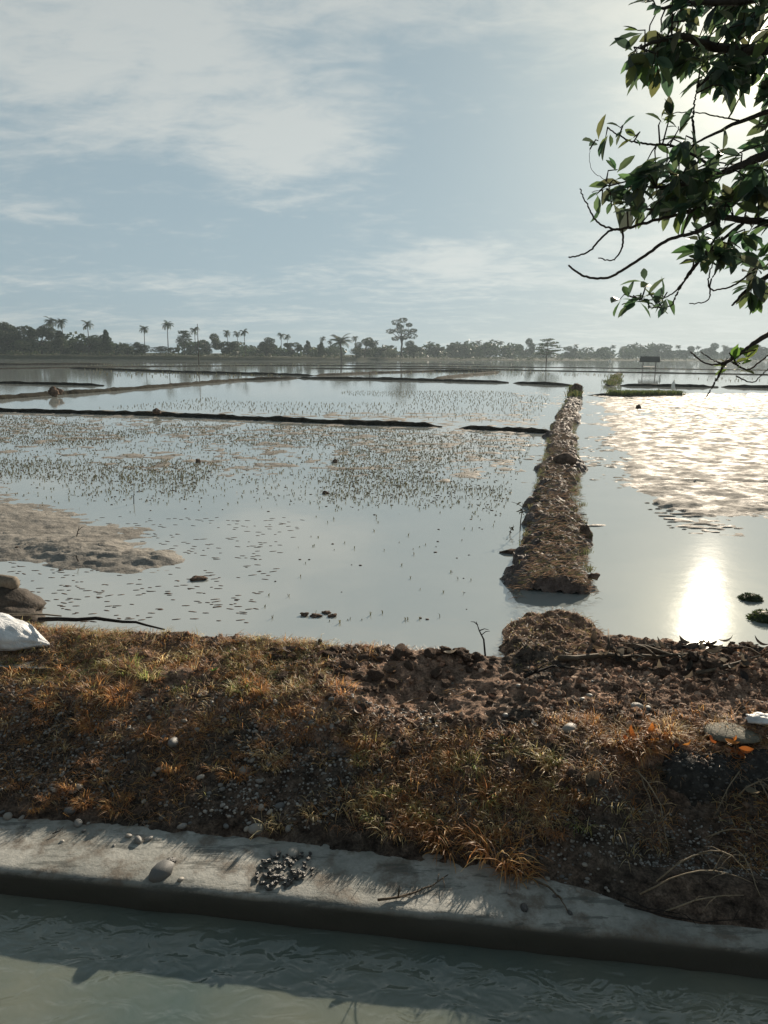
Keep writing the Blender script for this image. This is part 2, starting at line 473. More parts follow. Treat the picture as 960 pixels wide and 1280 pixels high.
M['crumb'] = crumb_mat()
M['wetstone'] = earth_mat('wet_gravel_stone', [(0.3, (0.028, 0.030, 0.032)), (0.7, (0.085, 0.085, 0.082))], 25, 0.35, 0.003, 150, 0.6)
M['grass'] = plant_mat('dry_grass', 0.55, 0.5, 0.35, (1.25, 1.36, 1.5))
M['leaf'] = plant_mat('tree_leaf', 0.5, 0.42, 0.4)
M['far_leaf'] = plant_mat('far_foliage', 0.30, 0.6, 0.2)
M['dead_leaf'] = plant_mat('dead_leaf', 0.35, 0.6, 0.3)
M['seedling'] = plant_mat('rice_seedling', 0.3, 0.55, 0.3)


def cloth_mat():
    m, nt, b, o = new_mat('white_woven_plastic')
    n = noise_tex(nt, 9, 5, 0.6)
    nt.links.new(ramp(nt, n, [(0.3, (0.46, 0.48, 0.50)), (0.65, (0.74, 0.75, 0.76))]), b.inputs['Base Color'])
    b.inputs['Roughness'].default_value = 0.5
    nt.links.new(bump(nt, noise_tex(nt, 16, 5, 0.6, sc=(1, 3, 1), dist=1.0), 0.9, 0.018), b.inputs['Normal'])
    return m


M['cloth'] = cloth_mat()


def plain(name, col, rough=0.7):
    m, nt, b, o = new_mat(name)
    c = mixc(nt, 0.6, col, ramp(nt, noise_tex(nt, 12, 4), [(0.3, (0.7, 0.7, 0.7)), (0.7, (1.2, 1.2, 1.2))]), 'MULTIPLY')
    nt.links.new(c, b.inputs['Base Color']); b.inputs['Roughness'].default_value = rough
    return m


M['hutwood'] = plain('hut_wood', (0.06, 0.055, 0.05)); M['thatch'] = plain('hut_thatch', (0.07, 0.065, 0.06), 0.9)
M['whitebag'] = plain('white_plastic', (0.75, 0.75, 0.72), 0.5)

# ============================================================ the setting
# canal frame: u runs along the concrete edge, v away from the camera, origin on the edge
EU, EV, O2 = Vector((0.9905, -0.1375)), Vector((0.1375, 0.9905)), Vector((0.0, 2.66))


def uv(x, y): return (x * EU.x + (y - O2.y) * EU.y, x * EV.x + (y - O2.y) * EV.y)
def xy(u, v): return (O2.x + u * EU.x + v * EV.x, O2.y + u * EU.y + v * EV.y)


def bank_z(x, y):
    x = np.asarray(x, float); y = np.asarray(y, float)
    u, v = uv(x, y)
    wob = 0.10 * fbm(u * 0.9, v * 0.4, 3, 3)                        # ragged outline of the slope
    vs = v + wob - 0.30 * sstep(0.95, 1.2, u) * (1 - sstep(2.6, 3.0, u)) * sstep(1.5, 0.9, v) * sstep(0.30, 0.6, v)
    zl = np.interp(vs, [0.25, 0.38, 0.50, 0.85, 1.25, 1.7, 2.00, 2.14, 2.5, 3.2], [-0.36, -0.305, -0.265, -0.165, -0.03, 0.03, 0.07, -0.03, -0.16, -0.25])
    zr = np.interp(vs, [0.08, 0.20, 0.34, 0.80, 1.20, 1.8, 2.40, 2.56, 2.9, 3.6], [-0.36, -0.305, -0.25, 0.04, 0.07, 0.08, 0.09, -0.03, -0.16, -0.25])
    zc = np.interp(vs, [0.28, 0.42, 0.52, 0.90, 1.25, 1.7, 1.98, 2.12, 2.5, 3.2], [-0.36, -0.305, -0.255, -0.125, -0.01, 0.03, 0.07, -0.03, -0.16, -0.25])
    a = sstep(-1.6, -0.2, u); b = sstep(0.5, 1.35, u)
    z = zl * (1 - a) + zc * a; z = z * (1 - b) + zr * b
    act = sstep(0.34, 0.5, vs) * (1 - 0.6 * sstep(2.0, 2.3, v - 0.45 * b))
    z = z + act * (0.040 * fbm(u * 2.1, v * 2.1, 11, 3) + 0.034 * (ridged(u * 4.5, v * 4.5, 5) - 0.5) + 0.030 * (ridged(u * 9.5, v * 9.5, 29) - 0.5) + 0.020 * fbm(u * 16, v * 16, 23, 3) + 0.014 * (ridged(u * 27, v * 27, 37) - 0.5))
    # trampled hollow in the middle of the top
    z = z - 0.05 * np.exp(-(((u - 0.1) / 0.35) ** 2 + ((v - 1.45) / 0.22) ** 2))
    return z


def bz(x, y): return float(bank_z(np.array([x]), np.array([y]))[0])


def on_bank(px, py, dz=0.0):
    """where the view ray through a photograph point meets the bank surface"""
    a = at(px, py, depth=1.0) - Vector((0, 0, CAM_H)); D = np.arange(2.4, 6.5, 0.012)
    x, y, zz = a.x * D, D, CAM_H + a.z * D
    z = np.maximum(bank_z(x, y), np.where(uv(x, y)[1] < 0.55, -0.30, -9)); hit = np.nonzero(zz <= z)[0]
    if len(hit) == 0: return at(px, py, 0.1)
    i = hit[0]; return Vector((x[i], y[i], z[i] + dz))


# far ground sheet to the horizon
R_ = 900
me = MB()
me.poly([(-R_, -R_, -0.9), (R_, -R_, -0.9), (R_, R_, -0.9), (-R_, R_, -0.9)])
tag(me.build('ground', M['land']), kind='structure')


def far_edge(x):  # where the flooded fields end and the tree land begins
    return 205 + np.clip(x + 60, 0, 400) * 0.95 + 6 * np.sin(x * 0.07)


# tree land behind the fields
xs = np.concatenate([np.linspace(-880, -260, 20), np.linspace(-250, 420, 120), np.linspace(440, 880, 20)])
rows = [-3, 0, 1.5, 4, 15, 60, 150, 200, 230]
zr_ = [-1.2, 0.02, 0.22, 0.25, 0.3, 0.4, 0.6, 0.8, 1.0]
X = np.stack([xs] * len(rows)); fe = far_edge(xs)
Y = np.stack([fe + r for r in rows]); Z = np.stack([np.full_like(xs, z) for z in zr_])
rise = 0.8 * (1 - sstep(-60, 60, xs)); Z[2:] += rise[None, :]; Z[1] += 0.4 * rise
Z[2:6] += 0.12 * fbm(X[2:6] * 0.11, Y[2:6] * 0.11, 4, 3)
tag(link('tree_land', grid_mesh('tree_land', X, Y, Z, M['land'])), kind='structure')

# flooded fields: one sheet of shallow turbid water from the bank to the tree land
xs = np.concatenate([np.linspace(-880, -200, 8), np.linspace(-150, 400, 30), np.linspace(500, 880, 8)])
ys0 = np.array([O2.y + 1.8, 6, 8, 12, 20, 40, 80, 140, 200])
X = np.stack([xs] * (len(ys0) + 1)); Y = np.zeros_like(X)
for i, y in enumerate(ys0): Y[i] = y
Y[0] = O2.y + 1.75 - xs * 0.1375 * (np.abs(xs) < 60); Y[0] = np.minimum(Y[0], 5.5)
Y[-1] = far_edge(xs) + 0.6
tag(link('paddy_water', grid_mesh('paddy_water', X, Y, np.zeros_like(X), M['water'])), kind='structure')

# canal water and the near bank the photographer stands on
me = MB()
c4 = [xy(-14, 0.10), xy(14, 0.10), xy(14, -2.3), xy(-14, -2.3)]
n_u, n_v = 60, 20
uu, vv = np.meshgrid(np.linspace(-14, 14, n_u), np.linspace(-2.3, 0.12, n_v))
X, Y = xy(uu, vv)
tag(link('canal_water', grid_mesh('canal_water', X, Y, np.full_like(X, -0.425), M['canal'])), kind='structure')
prof = [(-8, 0.38), (-2.45, 0.40), (-2.35, 0.36), (-2.28, -0.05), (-2.2, -0.9)]
uu = np.linspace(-14, 14, 50); X = np.zeros((len(prof), 50)); Y = X.copy(); Z = X.copy()
for i, (v, z) in enumerate(prof):
    X[i], Y[i] = xy(uu, np.full(50, v)); Z[i] = z
tag(link('near_bank', grid_mesh('near_bank', X, Y, Z, M['road'])), kind='structure')

# the soil bank: fine where the photograph sees it, coarse beyond
uu = np.concatenate([np.linspace(-14, -3.3, 60), np.arange(-3.28, 3.3, 0.0105), np.linspace(3.32, 14, 60)])
vv = np.concatenate([np.arange(0.12, 2.75, 0.0105), np.linspace(2.78, 3.6, 12)])
U, V = np.meshgrid(uu, vv); X, Y = xy(U, V)
tag(link('canal_bank', grid_mesh('canal_bank', X, Y, bank_z(X, Y), M['soil'])), kind='structure')

# concrete edge of the canal
uu = np.concatenate([np.linspace(-14, -3.0, 30), np.arange(-2.98, 3.0, 0.02), np.linspace(3.02, 14, 30)])
prof = [(0.60, -0.33), (0.55, -0.31), (0.42, -0.302), (0.30, -0.300), (0.20, -0.299), (0.10, -0.299), (0.04, -0.300), (0.012, -0.303), (0.0, -0.312), (-0.006, -0.335), (-0.006, -0.37), (-0.004, -0.41), (0.0, -0.50), (0.0, -0.9)]
X = np.zeros((len(prof), len(uu))); Y = X.copy(); Z = X.copy()
for i, (v, z) in enumerate(prof):
    v = v + 0.05 * (v < 0.25)
    e = 0.006 * fbm(uu * 5, uu * 0 + i * 0.4, 8, 4) * (0.4 if 0.10 < v else 2.2) + 0.018 * fbm(uu * 0.8, uu * 0, 5, 2)
    X[i], Y[i] = xy(uu, v + e * (v < 0.3)); Z[i] = z + 0.004 * fbm(uu * 7 + i, uu * 0 + v * 9, 6, 3) * (i < 12)
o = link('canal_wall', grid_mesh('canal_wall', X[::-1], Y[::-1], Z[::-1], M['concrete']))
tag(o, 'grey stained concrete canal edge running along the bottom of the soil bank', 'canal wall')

# ---- shallow mud beds under and just above the water
BUND_C = [(1.45, 6.10), (1.95, 8.1), (2.72, 11.4), (3.74, 15.5), (4.62, 19.2), (7.6, 30.5), (11.05, 43.2)]


def bund_x(y): return np.interp(y, [p[1] for p in BUND_C], [p[0] for p in BUND_C])


def bund_xf(y):
    for (xa, ya), (xb, yb) in zip(BUND_C[:-1], BUND_C[1:]):
        if y <= yb: return xa + (xb - xa) * max(0, (y - ya) / (yb - ya))
    return BUND_C[-1][0]


def seg_d(x, y, a, b):
    ax, ay = a; bx, by = b; dx, dy = bx - ax, by - ay
    t = np.clip(((x - ax) * dx + (y - ay) * dy) / (dx * dx + dy * dy), 0, 1)
    return np.hypot(x - ax - t * dx, y - ay - t * dy)


def left_mud(x, y):
    d = seg_d(x, y, (-9.5, 12.2), (-3.4, 7.8)) + 0.55 * fbm(x * 0.9, y * 0.9, 2, 4)
    d2 = seg_d(x, y, (-3.6, 7.4), (-2.35, 7.05)) + 0.25 * fbm(x * 2, y * 2, 7, 3)
    up = sstep(2.6, 0.0, d) * 0.047 + sstep(0.60, 0.10, d2) * 0.045
    z = -0.040 + up + up * (0.5 * (ridged(x * 2.6, y * 5.5, 3) - 0.45) + 0.45 * (ridged(x * 5, y * 11, 33) - 0.5) + 0.16 * fbm(x * 14, y * 20, 35, 2))
    # ploughed, half drowned upper half of the field
    far = sstep(9.6, 12.5, y + 0.9 * fbm(x * 0.35, y * 0.35, 9, 3) + 0.28 * x)
    z = z + far * (0.033 + 0.030 * (fbm(x * 2.2, y * 2.6, 14, 4)) + 0.020 * (fbm(x * 7, y * 7, 19, 3)))
    z = z + 0.006 * fbm(x * 9, y * 11, 15, 3)
    edge = sstep(0.2, 1.0, bund_x(y) - x)
    return z * edge - 0.05 * (1 - edge)


def right_mud(x, y):
    shore = np.interp(x, [2.5, 3.4, 4.0, 4.7, 5.6, 7, 10, 25], [16.0, 10.4, 9.3, 8.9, 9.0, 9.8, 11, 13]) + 0.7 * fbm(x * 0.9, y * 0.7, 41, 4)
    k = sstep(-0.4, 1.2, y - shore) * sstep(0.35, 1.5, x - bund_x(y) - 0.35 + 0.4 * fbm(x * 0.6, y * 0.6, 50, 3))
    pool = sstep(0.1, 0.45, fbm(x * 0.16 + 3, y * 0.32, 61, 3) + 0.15 * sstep(24, 30, y))
    z = -0.045 + k * (0.074 - 0.034 * pool + 0.026 * fbm(x * 2.0, y * 3.0, 45, 4) + 0.040 * (ridged(x * 2.6, y * 5.0, 47) - 0.5) + 0.022 * (ridged(x * 7, y * 12.0, 48) - 0.5))
    # scattered tips just breaking the surface in front of the mud
    z = z + sstep(7.2, 8.6, y) * (1 - k) * 0.056 * sstep(0.55, 0.85, vnoise(x * 9, y * 15, 71) * 0.55 + vnoise(x * 1.3, y * 1.3, 72) * 0.5)
    return z


def fan(s0, s1, ds, y0, y1, ky):
    ys = [y0]
    while ys[-1] < y1: ys.append(ys[-1] * (1 + ky))
    S, Y = np.meshgrid(np.arange(s0, s1, ds), np.array(ys)); return S * Y, Y


X, Y = fan(-0.75, 0.30, 0.0032, 4.7, 26, 0.0050)
tag(link('paddy_mud', grid_mesh('paddy_mud', X, Y, left_mud(X, Y), M['mud'])), kind='structure')
X, Y = fan(0.17, 0.75, 0.0026, 5.0, 42, 0.0045)
tag(link('drained_mud', grid_mesh('drained_mud', X, Y, right_mud(X, Y), M['mud'])), kind='structure')


# ============================================================ earth bunds between the fields
def bund(points, hw, top, label, mat, step=0.012, seed=0, nx=13, rough=1.0, squash=None):
    pts = [Vector((p[0], p[1])) for p in points]
    path = [pts[0]]
    for a, b in zip(pts[:-1], pts[1:]):
        n = max(2, int((b - a).length / (step * max(6.0, (a + b).length / 2))))
        for i in range(1, n + 1): path.append(a.lerp(b, i / n))
    n = len(path); prof = np.linspace(-1, 1, nx)
    X = np.zeros((n, nx)); Y = X.copy(); Z = X.copy(); s = 0
    for i, p in enumerate(path):
        t = (path[min(i + 1, n - 1)] - path[max(i - 1, 0)]).normalized(); nr = Vector((-t.y, t.x))
        if i: s += (p - path[i - 1]).length
        endf = min(1.0, min(i, n - 1 - i) / 3.0 + 0.25)
        w = hw * (1 + 0.40 * rough * float(fbm(np.array([s * 1.1]), np.array([seed]), seed, 3)[0])) * (0.75 + 0.25 * endf)
        sh = 0.35 * hw * rough * float(fbm(np.array([s * 0.45 + 7]), np.array([seed + 2]), seed + 40, 3)[0]) * endf
        w *= 1 + 0.22 * rough * float(fbm(np.array([s * 2.6]), np.array([seed + 5]), seed + 50, 2)[0])
        X[i] = p.x + nr.x * (prof * w + sh); Y[i] = p.y + nr.y * (prof * w + sh)
        Z[i] = -0.10 + (top + 0.10) * (1 - np.abs(prof) ** 3.2) * (0.35 + 0.65 * endf)
    body = 1 - np.abs(prof)[None, :] ** 6
    a = top * rough
    Z += body * a * (0.28 * fbm(X * 1.6, Y * 1.6, seed + 3, 3) + 0.34 * (ridged(X * 3.4, Y * 5.0, seed + 5) - 0.55) + 0.34 * fbm(X * 7, Y * 10, seed + 6, 3) + 0.26 * fbm(X * 20, Y * 30, seed + 7, 3))
    X += (0.35 + body) * 0.06 * rough * fbm(X * 5, Y * 5, seed + 8, 3); 
    o = link('earth_bund', grid_mesh('earth_bund', X, Y, Z, mat))
    return tag(o, label, 'bund', 'low earth bunds dividing the flooded fields')


def bpx(*pp): return [at(px, py, 0.06).xy for px, py in pp]


o = bund(BUND_C, 0.35, 0.145, 'long brown lumpy earth bund running away between the two nearest flooded fields', M['bund'], 0.0025, 3, 49, 1.25)
bund(bpx((-160, 507), (0, 512), (195, 517), (430, 527), (553, 531)), 0.19, 0.105, 'dark low bund crossing the left field, nearest of the cross bunds', M['farbund'], 0.008, 5)
bund(bpx((574, 533), (640, 536), (697, 539)), 0.18, 0.10, 'short dark bund joining the long bund from the left after a gap', M['farbund'], 0.008, 6)
bund(bpx((-160, 508), (0, 497), (150, 486.5), (300, 474.5), (372, 472)), 0.24, 0.15, 'brown bund slanting away at the far left behind the nearest cross bund', M['farbund'], 0.008, 7)
bund(bpx((372, 472), (480, 473.5), (635, 477.5)), 0.24, 0.15, 'straight dark bund behind the planted rows left of the long bund', M['farbund'], 0.008, 8)
bund(bpx((641, 478), (716, 481)), 0.24, 0.15, 'short dark bund meeting the far end of the long bund from the left', M['farbund'], 0.008, 9)
bund(bpx((-120, 475), (0, 478), (130, 481)), 0.22, 0.13, 'short thin dark bund ending in open water at the far left', M['farbund'], 0.008, 10)
bund(bpx((88, 460), (250, 465.5), (392, 469)), 0.3, 0.17, 'dark bund sloping right through the tree reflections', M['farbund'], 0.008, 11)
bund(bpx((392, 469), (470, 465.5), (545, 463.5), (625, 464)), 0.3, 0.16, 'thin bund bending right from the sloping dark bund below the big palm', M['farbund'], 0.01, 12)
bund(bpx((545, 473), (585, 468.5), (622, 465.2)), 0.34, 0.18, 'short slanting brown bund left of the lone umbrella tree', M['farbund'], 0.008, 13)
bund(bpx((763, 481), (768, 474), (773, 467)), 0.40, 0.18, 'short green-topped bund leading back beside the field hut', M['farbund'], 0.006, 14)
bund(bpx((776, 481.2), (897, 483.2)), 0.26, 0.16, 'thin dark bund right of the long bund in front of the field hut', M['farbund'], 0.008, 15)
bund(bpx((901, 482.8), (1080, 486)), 0.24, 0.16, 'thin dark bund cut by the right edge of the picture', M['farbund'], 0.008, 16)
bund(bpx((735, 492.5), (790, 493), (853, 493)), 0.30, 0.10, 'low weedy bund just right of the far end of the long bund', M['farbund'], 0.008, 17)
bund(bpx((-60, 461), (60, 459.5), (170, 457.8), (330, 456.5), (470, 456.8)), 0.25, 0.10, 'distant thin bund below the left half of the treeline', M['farbund'], 0.01, 18)
bund(bpx((380, 460.5), (560, 460.5), (760, 464.5), (1080, 470)), 0.25, 0.10, 'distant dark line of bund passing in front of the field hut', M['farbund'], 0.01, 19)
bund(bpx((470, 457.5), (700, 459), (1080, 464)), 0.25, 0.09, 'faint distant bund behind the field hut', M['farbund'], 0.012, 20)
bund(bpx((150, 453.5), (420, 453.5), (620, 455.3)), 0.25, 0.08, 'faintest distant bund at the foot of the treeline', M['farbund'], 0.012, 21)
bund(bpx((-60, 455.5), (20, 455.5), (140, 454.8)), 0.6, 0.22, 'broad dull bund below the dark trees at the far left', M['farbund'], 0.012, 22)

# the stub of the long bund left standing on the bank
gx, gy = np.meshgrid(np.arange(0.45, 1.98, 0.012), np.arange(4.25, 5.64, 0.012))
t_ = np.clip((gy - 4.3) / 1.25, 0, 1); cxm = 1.12 + 0.22 * t_
hw_ = np.interp(gy, [4.2, 4.6, 5.0, 5.35, 5.52], [0.74, 0.62, 0.44, 0.36, 0.30]) * (1 + 0.30 * fbm(gx * 3, gy * 3, 77, 3))
q_ = np.clip(1 - np.abs((gx - cxm) / hw_) ** 3.0, -1, 1)
endf = sstep(5.50, 5.34, gy + 0.16 * fbm(gx * 4, gy * 3, 79, 3))
zt = (0.10 + 0.02 * np.sin(gy * 5)) * np.clip(q_, 0, 1) ** 0.45 * endf * sstep(4.25, 4.6, gy)
zt = zt + np.where(q_ > 0, q_, 0) ** 0.5 * endf * (0.030 * fbm(gx * 3.5, gy * 3.5, 81, 3) + 0.045 * (ridged(gx * 3.5, gy * 6, 83) - 0.55) + 0.040 * fbm(gx * 8, gy * 12, 84, 3) + 0.026 * fbm(gx * 24, gy * 34, 85, 3))
zt = zt - 0.14 * (1 - np.clip(q_, 0, 1) * endf)
zt = zt + 0.02 * (ridged(gx * 12, gy * 12, 86) - 0.5)
MOUND_Z = zt
o = link('earth_mound', grid_mesh('earth_mound', gx, gy, zt, M['soil']))
tag(o, 'lumpy brown earth mound on the bank facing the broken end of the long bund', 'mound')

# ============================================================ far trees
GREENS = [(0.030, 0.050, 0.022), (0.040, 0.062, 0.026), (0.050, 0.070, 0.030), (0.026, 0.042, 0.022)]


def leaf_cloud(mb, c, r, n, size, rng, cols, shell=0.55):
    """n leaf clumps as small tilted faces spread through an ellipsoid"""
    for _ in range(n):
        d = Vector((rng.gauss(0, 1), rng.gauss(0, 1), rng.gauss(0, 1))).normalized()
        k = shell + (1 - shell) * rng.random() ** 0.6
        p = Vector((c[0] + d.x * r[0] * k, c[1] + d.y * r[1] * k, c[2] + d.z * r[2] * k))
        a = Vector((rng.gauss(0, 1), rng.gauss(0, 1), rng.gauss(0, 0.6))).normalized(); b = a.orthogonal().normalized()
        if rng.random() < .5: b = a.cross(b)
        s = size * rng.uniform(0.6, 1.4); col = rng.choice(cols)
        mb.poly([p - a * s, p + b * s * 0.55, p + a * s, p - b * s * 0.5], col)


def limb(mb, a, b, r0, r1, rng, n=5, wob=0.06):
    a = Vector(a); b = Vector(b); L_ = (b - a).length; pts = []
    for i in range(n):
        t = i / (n - 1); w = wob * L_ * (0 if i in (0,) else 1)
        pts.append(a.lerp(b, t) + Vector((rng.uniform(-w, w), rng.uniform(-w, w), rng.uniform(-w, w) * 0.5)))
    mb.tube(pts, [r0 + (r1 - r0) * i / (n - 1) for i in range(n)], 5)
    return pts[-1]


def broad_tree(seed, shape):
    """unit tree, 1 m tall: meshes for trunk and crown"""
    rng = random.Random(seed); t = MB(); c = MB()
    if shape == 'round':
        limb(t, (0, 0, 0), (0.02, 0, 0.45), 0.03, 0.018, rng)
        for k in range(15):
            a = rng.uniform(0, 6.28); h = rng.uniform(0.16, 0.84); w = 0.34 * math.sin(math.pi * min(0.95, (h - 0.05) / 0.95)) + 0.03
            p = (math.cos(a) * w, math.sin(a) * w, h); limb(t, (0.01, 0, 0.35), p, 0.014, 0.004, rng, 4)
            r = rng.uniform(0.13, 0.21); leaf_cloud(c, p, (r, r, r * 0.8), 420, 0.026, rng, [GREENS[rng.randrange(4)]] * 2 + GREENS)
    elif shape == 'cone':
        limb(t, (0, 0, 0), (0, 0, 0.9), 0.03, 0.006, rng)
        for k in range(13):
            h = 0.10 + 0.78 * k / 12; w = 0.30 * (1 - (h - 0.05) ** 1.7) * (0.75 + 0.25 * min(1, h * 5))
            for q in range(2):
                a = rng.uniform(0, 6.28); p = (math.cos(a) * w * 0.55, math.sin(a) * w * 0.55, h)
                leaf_cloud(c, p, (w * 0.6, w * 0.6, 0.09), 230, 0.024, rng, GREENS)
    elif shape == 'tall':
        top = limb(t, (0, 0, 0), (0.0, 0, 0.62), 0.032, 0.018, rng, 6, 0.02)
        for p in ((-0.30, 0.05, 0.68), (-0.16, 0, 0.90), (0.03, 0.1, 0.96), (0.18, -0.05, 0.84), (0.30, 0.08, 0.70), (0.26, -0.1, 0.56), (-0.10, -0.1, 0.70), (-0.16, 0.1, 0.50), (0.10, 0, 0.66), (-0.05, 0.05, 0.80), (0.05, -0.06, 0.52)):
            limb(t, (0, 0, 0.34 + 0.2 * rng.random()), p, 0.014, 0.004, rng, 5)
            r = rng.uniform(0.07, 0.12); leaf_cloud(c, p, (r * 1.25, r * 1.1, r * 0.7), 170, 0.020, rng, GREENS)
        leaf_cloud(c, (0, 0, 0.05), (0.25, 0.2, 0.10), 200, 0.02, rng, GREENS)
    elif shape == 'umbrella':
        limb(t, (0, 0, 0), (0, 0, 0.95), 0.028, 0.008, rng, 6, 0.015)
        for h, w, n in ((0.48, 0.60, 7), (0.58, 0.74, 9), (0.72, 0.64, 9), (0.84, 0.44, 7), (0.95, 0.22, 5)):
            for k in range(n):
                a = 6.28 * k / n + rng.uniform(-0.3, 0.3); ww = w * rng.uniform(0.5, 1.05)
                p = (math.cos(a) * ww, math.sin(a) * ww, h + rng.uniform(-0.08, 0.08)); limb(t, (0, 0, h - 0.12), p, 0.010, 0.003, rng, 4)
                leaf_cloud(c, (p[0] * 0.85, p[1] * 0.85, p[2]), (0.19, 0.19, 0.035), 80, 0.022, rng, GREENS)
    elif shape == 'layered':
        limb(t, (0, 0, 0), (0, 0, 0.95), 0.02, 0.006, rng, 6, 0.02)
        for k in range(9):
            h = 0.42 + 0.06 * k; w = 0.24 * (1 - (k / 11) ** 2)
            for q in range(4):
                a = rng.uniform(0, 6.28); p = (math.cos(a) * w * 0.7, math.sin(a) * w * 0.7, h); limb(t, (0, 0, h - 0.05), p, 0.008, 0.003, rng, 3)
                leaf_cloud(c, p, (0.12, 0.12, 0.028), 60, 0.022, rng, GREENS)
    elif shape == 'bush':
        for k in range(7):
            a = rng.uniform(0, 6.28); w = rng.uniform(0.1, 0.55); h = rng.uniform(0.3, 0.75); p = (math.cos(a) * w, math.sin(a) * w, h)
            limb(t, (0, 0, 0), p, 0.02, 0.006, rng, 4); leaf_cloud(c, p, (0.34, 0.34, 0.27), 170, 0.045, rng, GREENS[1:3] + [(0.06, 0.07, 0.035)])
    return t.mesh('trunk', M['bark'], True), c.mesh('crown', M['far_leaf'])


def palm_tree(seed, kind='coconut'):
    """unit palm, 1 m tall"""
    rng = random.Random(seed); t = MB(); c = MB()
    oil = kind == 'oil'
    top = 0.62 if oil else 0.84; fl = 0.52 if oil else 0.225; nf = 26 if oil else 24
    bend = rng.uniform(-0.05, 0.05); pts = [Vector((bend * (k / 7) ** 2, bend * 0.4 * (k / 7) ** 2, top * k / 7)) for k in range(8)]
    r0 = 0.035 if oil else 0.012
    t.tube(pts, [r0 * (1.25 - 0.5 * k / 7) for k in range(8)], 6)
    T = pts[-1]
    for k in range(nf):
        a = k * 2.4 + rng.uniform(-0.2, 0.2); e0 = rng.uniform(-0.35, 1.35) if not oil else rng.uniform(0.1, 1.4)
        L_ = fl * rng.uniform(0.85, 1.1); h = Vector((math.cos(a), math.sin(a), 0)); p = T.copy(); e = e0; prev = p.copy()
        rib = [p.copy()]; ns = 8
        for i in range(ns):
            e -= (0.24 if not oil else 0.20) * (0.5 + i / ns); p = p + (h * math.cos(e) + Vector((0, 0, math.sin(e)))) * (L_ / ns); rib.append(p.copy())
        side = Vector((-h.y, h.x, 0)); col = rng.choice(GREENS)
        for i in range(1, ns + 1):
            for sgn in (-1, 1):
                for q in (0.0, 0.5):
                    b0 = rib[i - 1].lerp(rib[i], q); w = L_ * 0.30 * math.sin(math.pi * min(0.97, (i + q) / (ns + 0.8))) + 0.006
                    dirn = (side * sgn + (rib[i] - rib[i - 1]).normalized() * 0.55 + Vector((0, 0, -0.45))).normalized()
                    fw = (rib[i] - rib[i - 1]).normalized() * (L_ * 0.030)
                    c.poly([b0 - fw, b0 + fw, b0 + dirn * w], col)
    leaf_cloud(c, T, (0.02, 0.02, 0.02), 14, 0.012, rng, [(0.06, 0.05, 0.02)])
    return t.mesh('trunk', M['bark'], True), c.mesh('crown', M['far_leaf'])


PROT = {}
for k in ('round', 'cone', 'tall', 'umbrella', 'layered', 'bush'):
    PROT[k] = [broad_tree(11 + i, k) for i in range(3 if k in ('round', 'cone', 'bush') else 1)]
PROT['coconut'] = [palm_tree(21 + i) for i in range(4)]
PROT['oil'] = [palm_tree(31, 'oil')]


def tree(name, px, ytop, kind, dist, label, cat, group, wide=1.0, ybase=None, var=0, kids=True):
    p = at(px, 450, depth=dist); base = (0.22 + 0.8 * (1 - float(sstep(-60, 60, p.x)))) if dist > far_edge(p.x) else 0.0
    ztop = at(px, ytop, depth=dist).z; h = ztop - base
    e = empty(name, (p.x, p.y, base), RNG.uniform(0, 6.28) if kind not in ('tall', 'oil') else 0.0)
    e.scale = (h * wide, h * wide, h)
    tm, cm = PROT[kind][var % len(PROT[kind])]
    link('trunk', tm, e); link('crown', cm, e)
    return tag(e, label, cat, group)


PT = 'broad trees along the far treeline'; PP = 'coconut palms along the far treeline'
def leftd(px): return float(far_edge(-0.52 * 230 + px / 960 * 230)) + 4


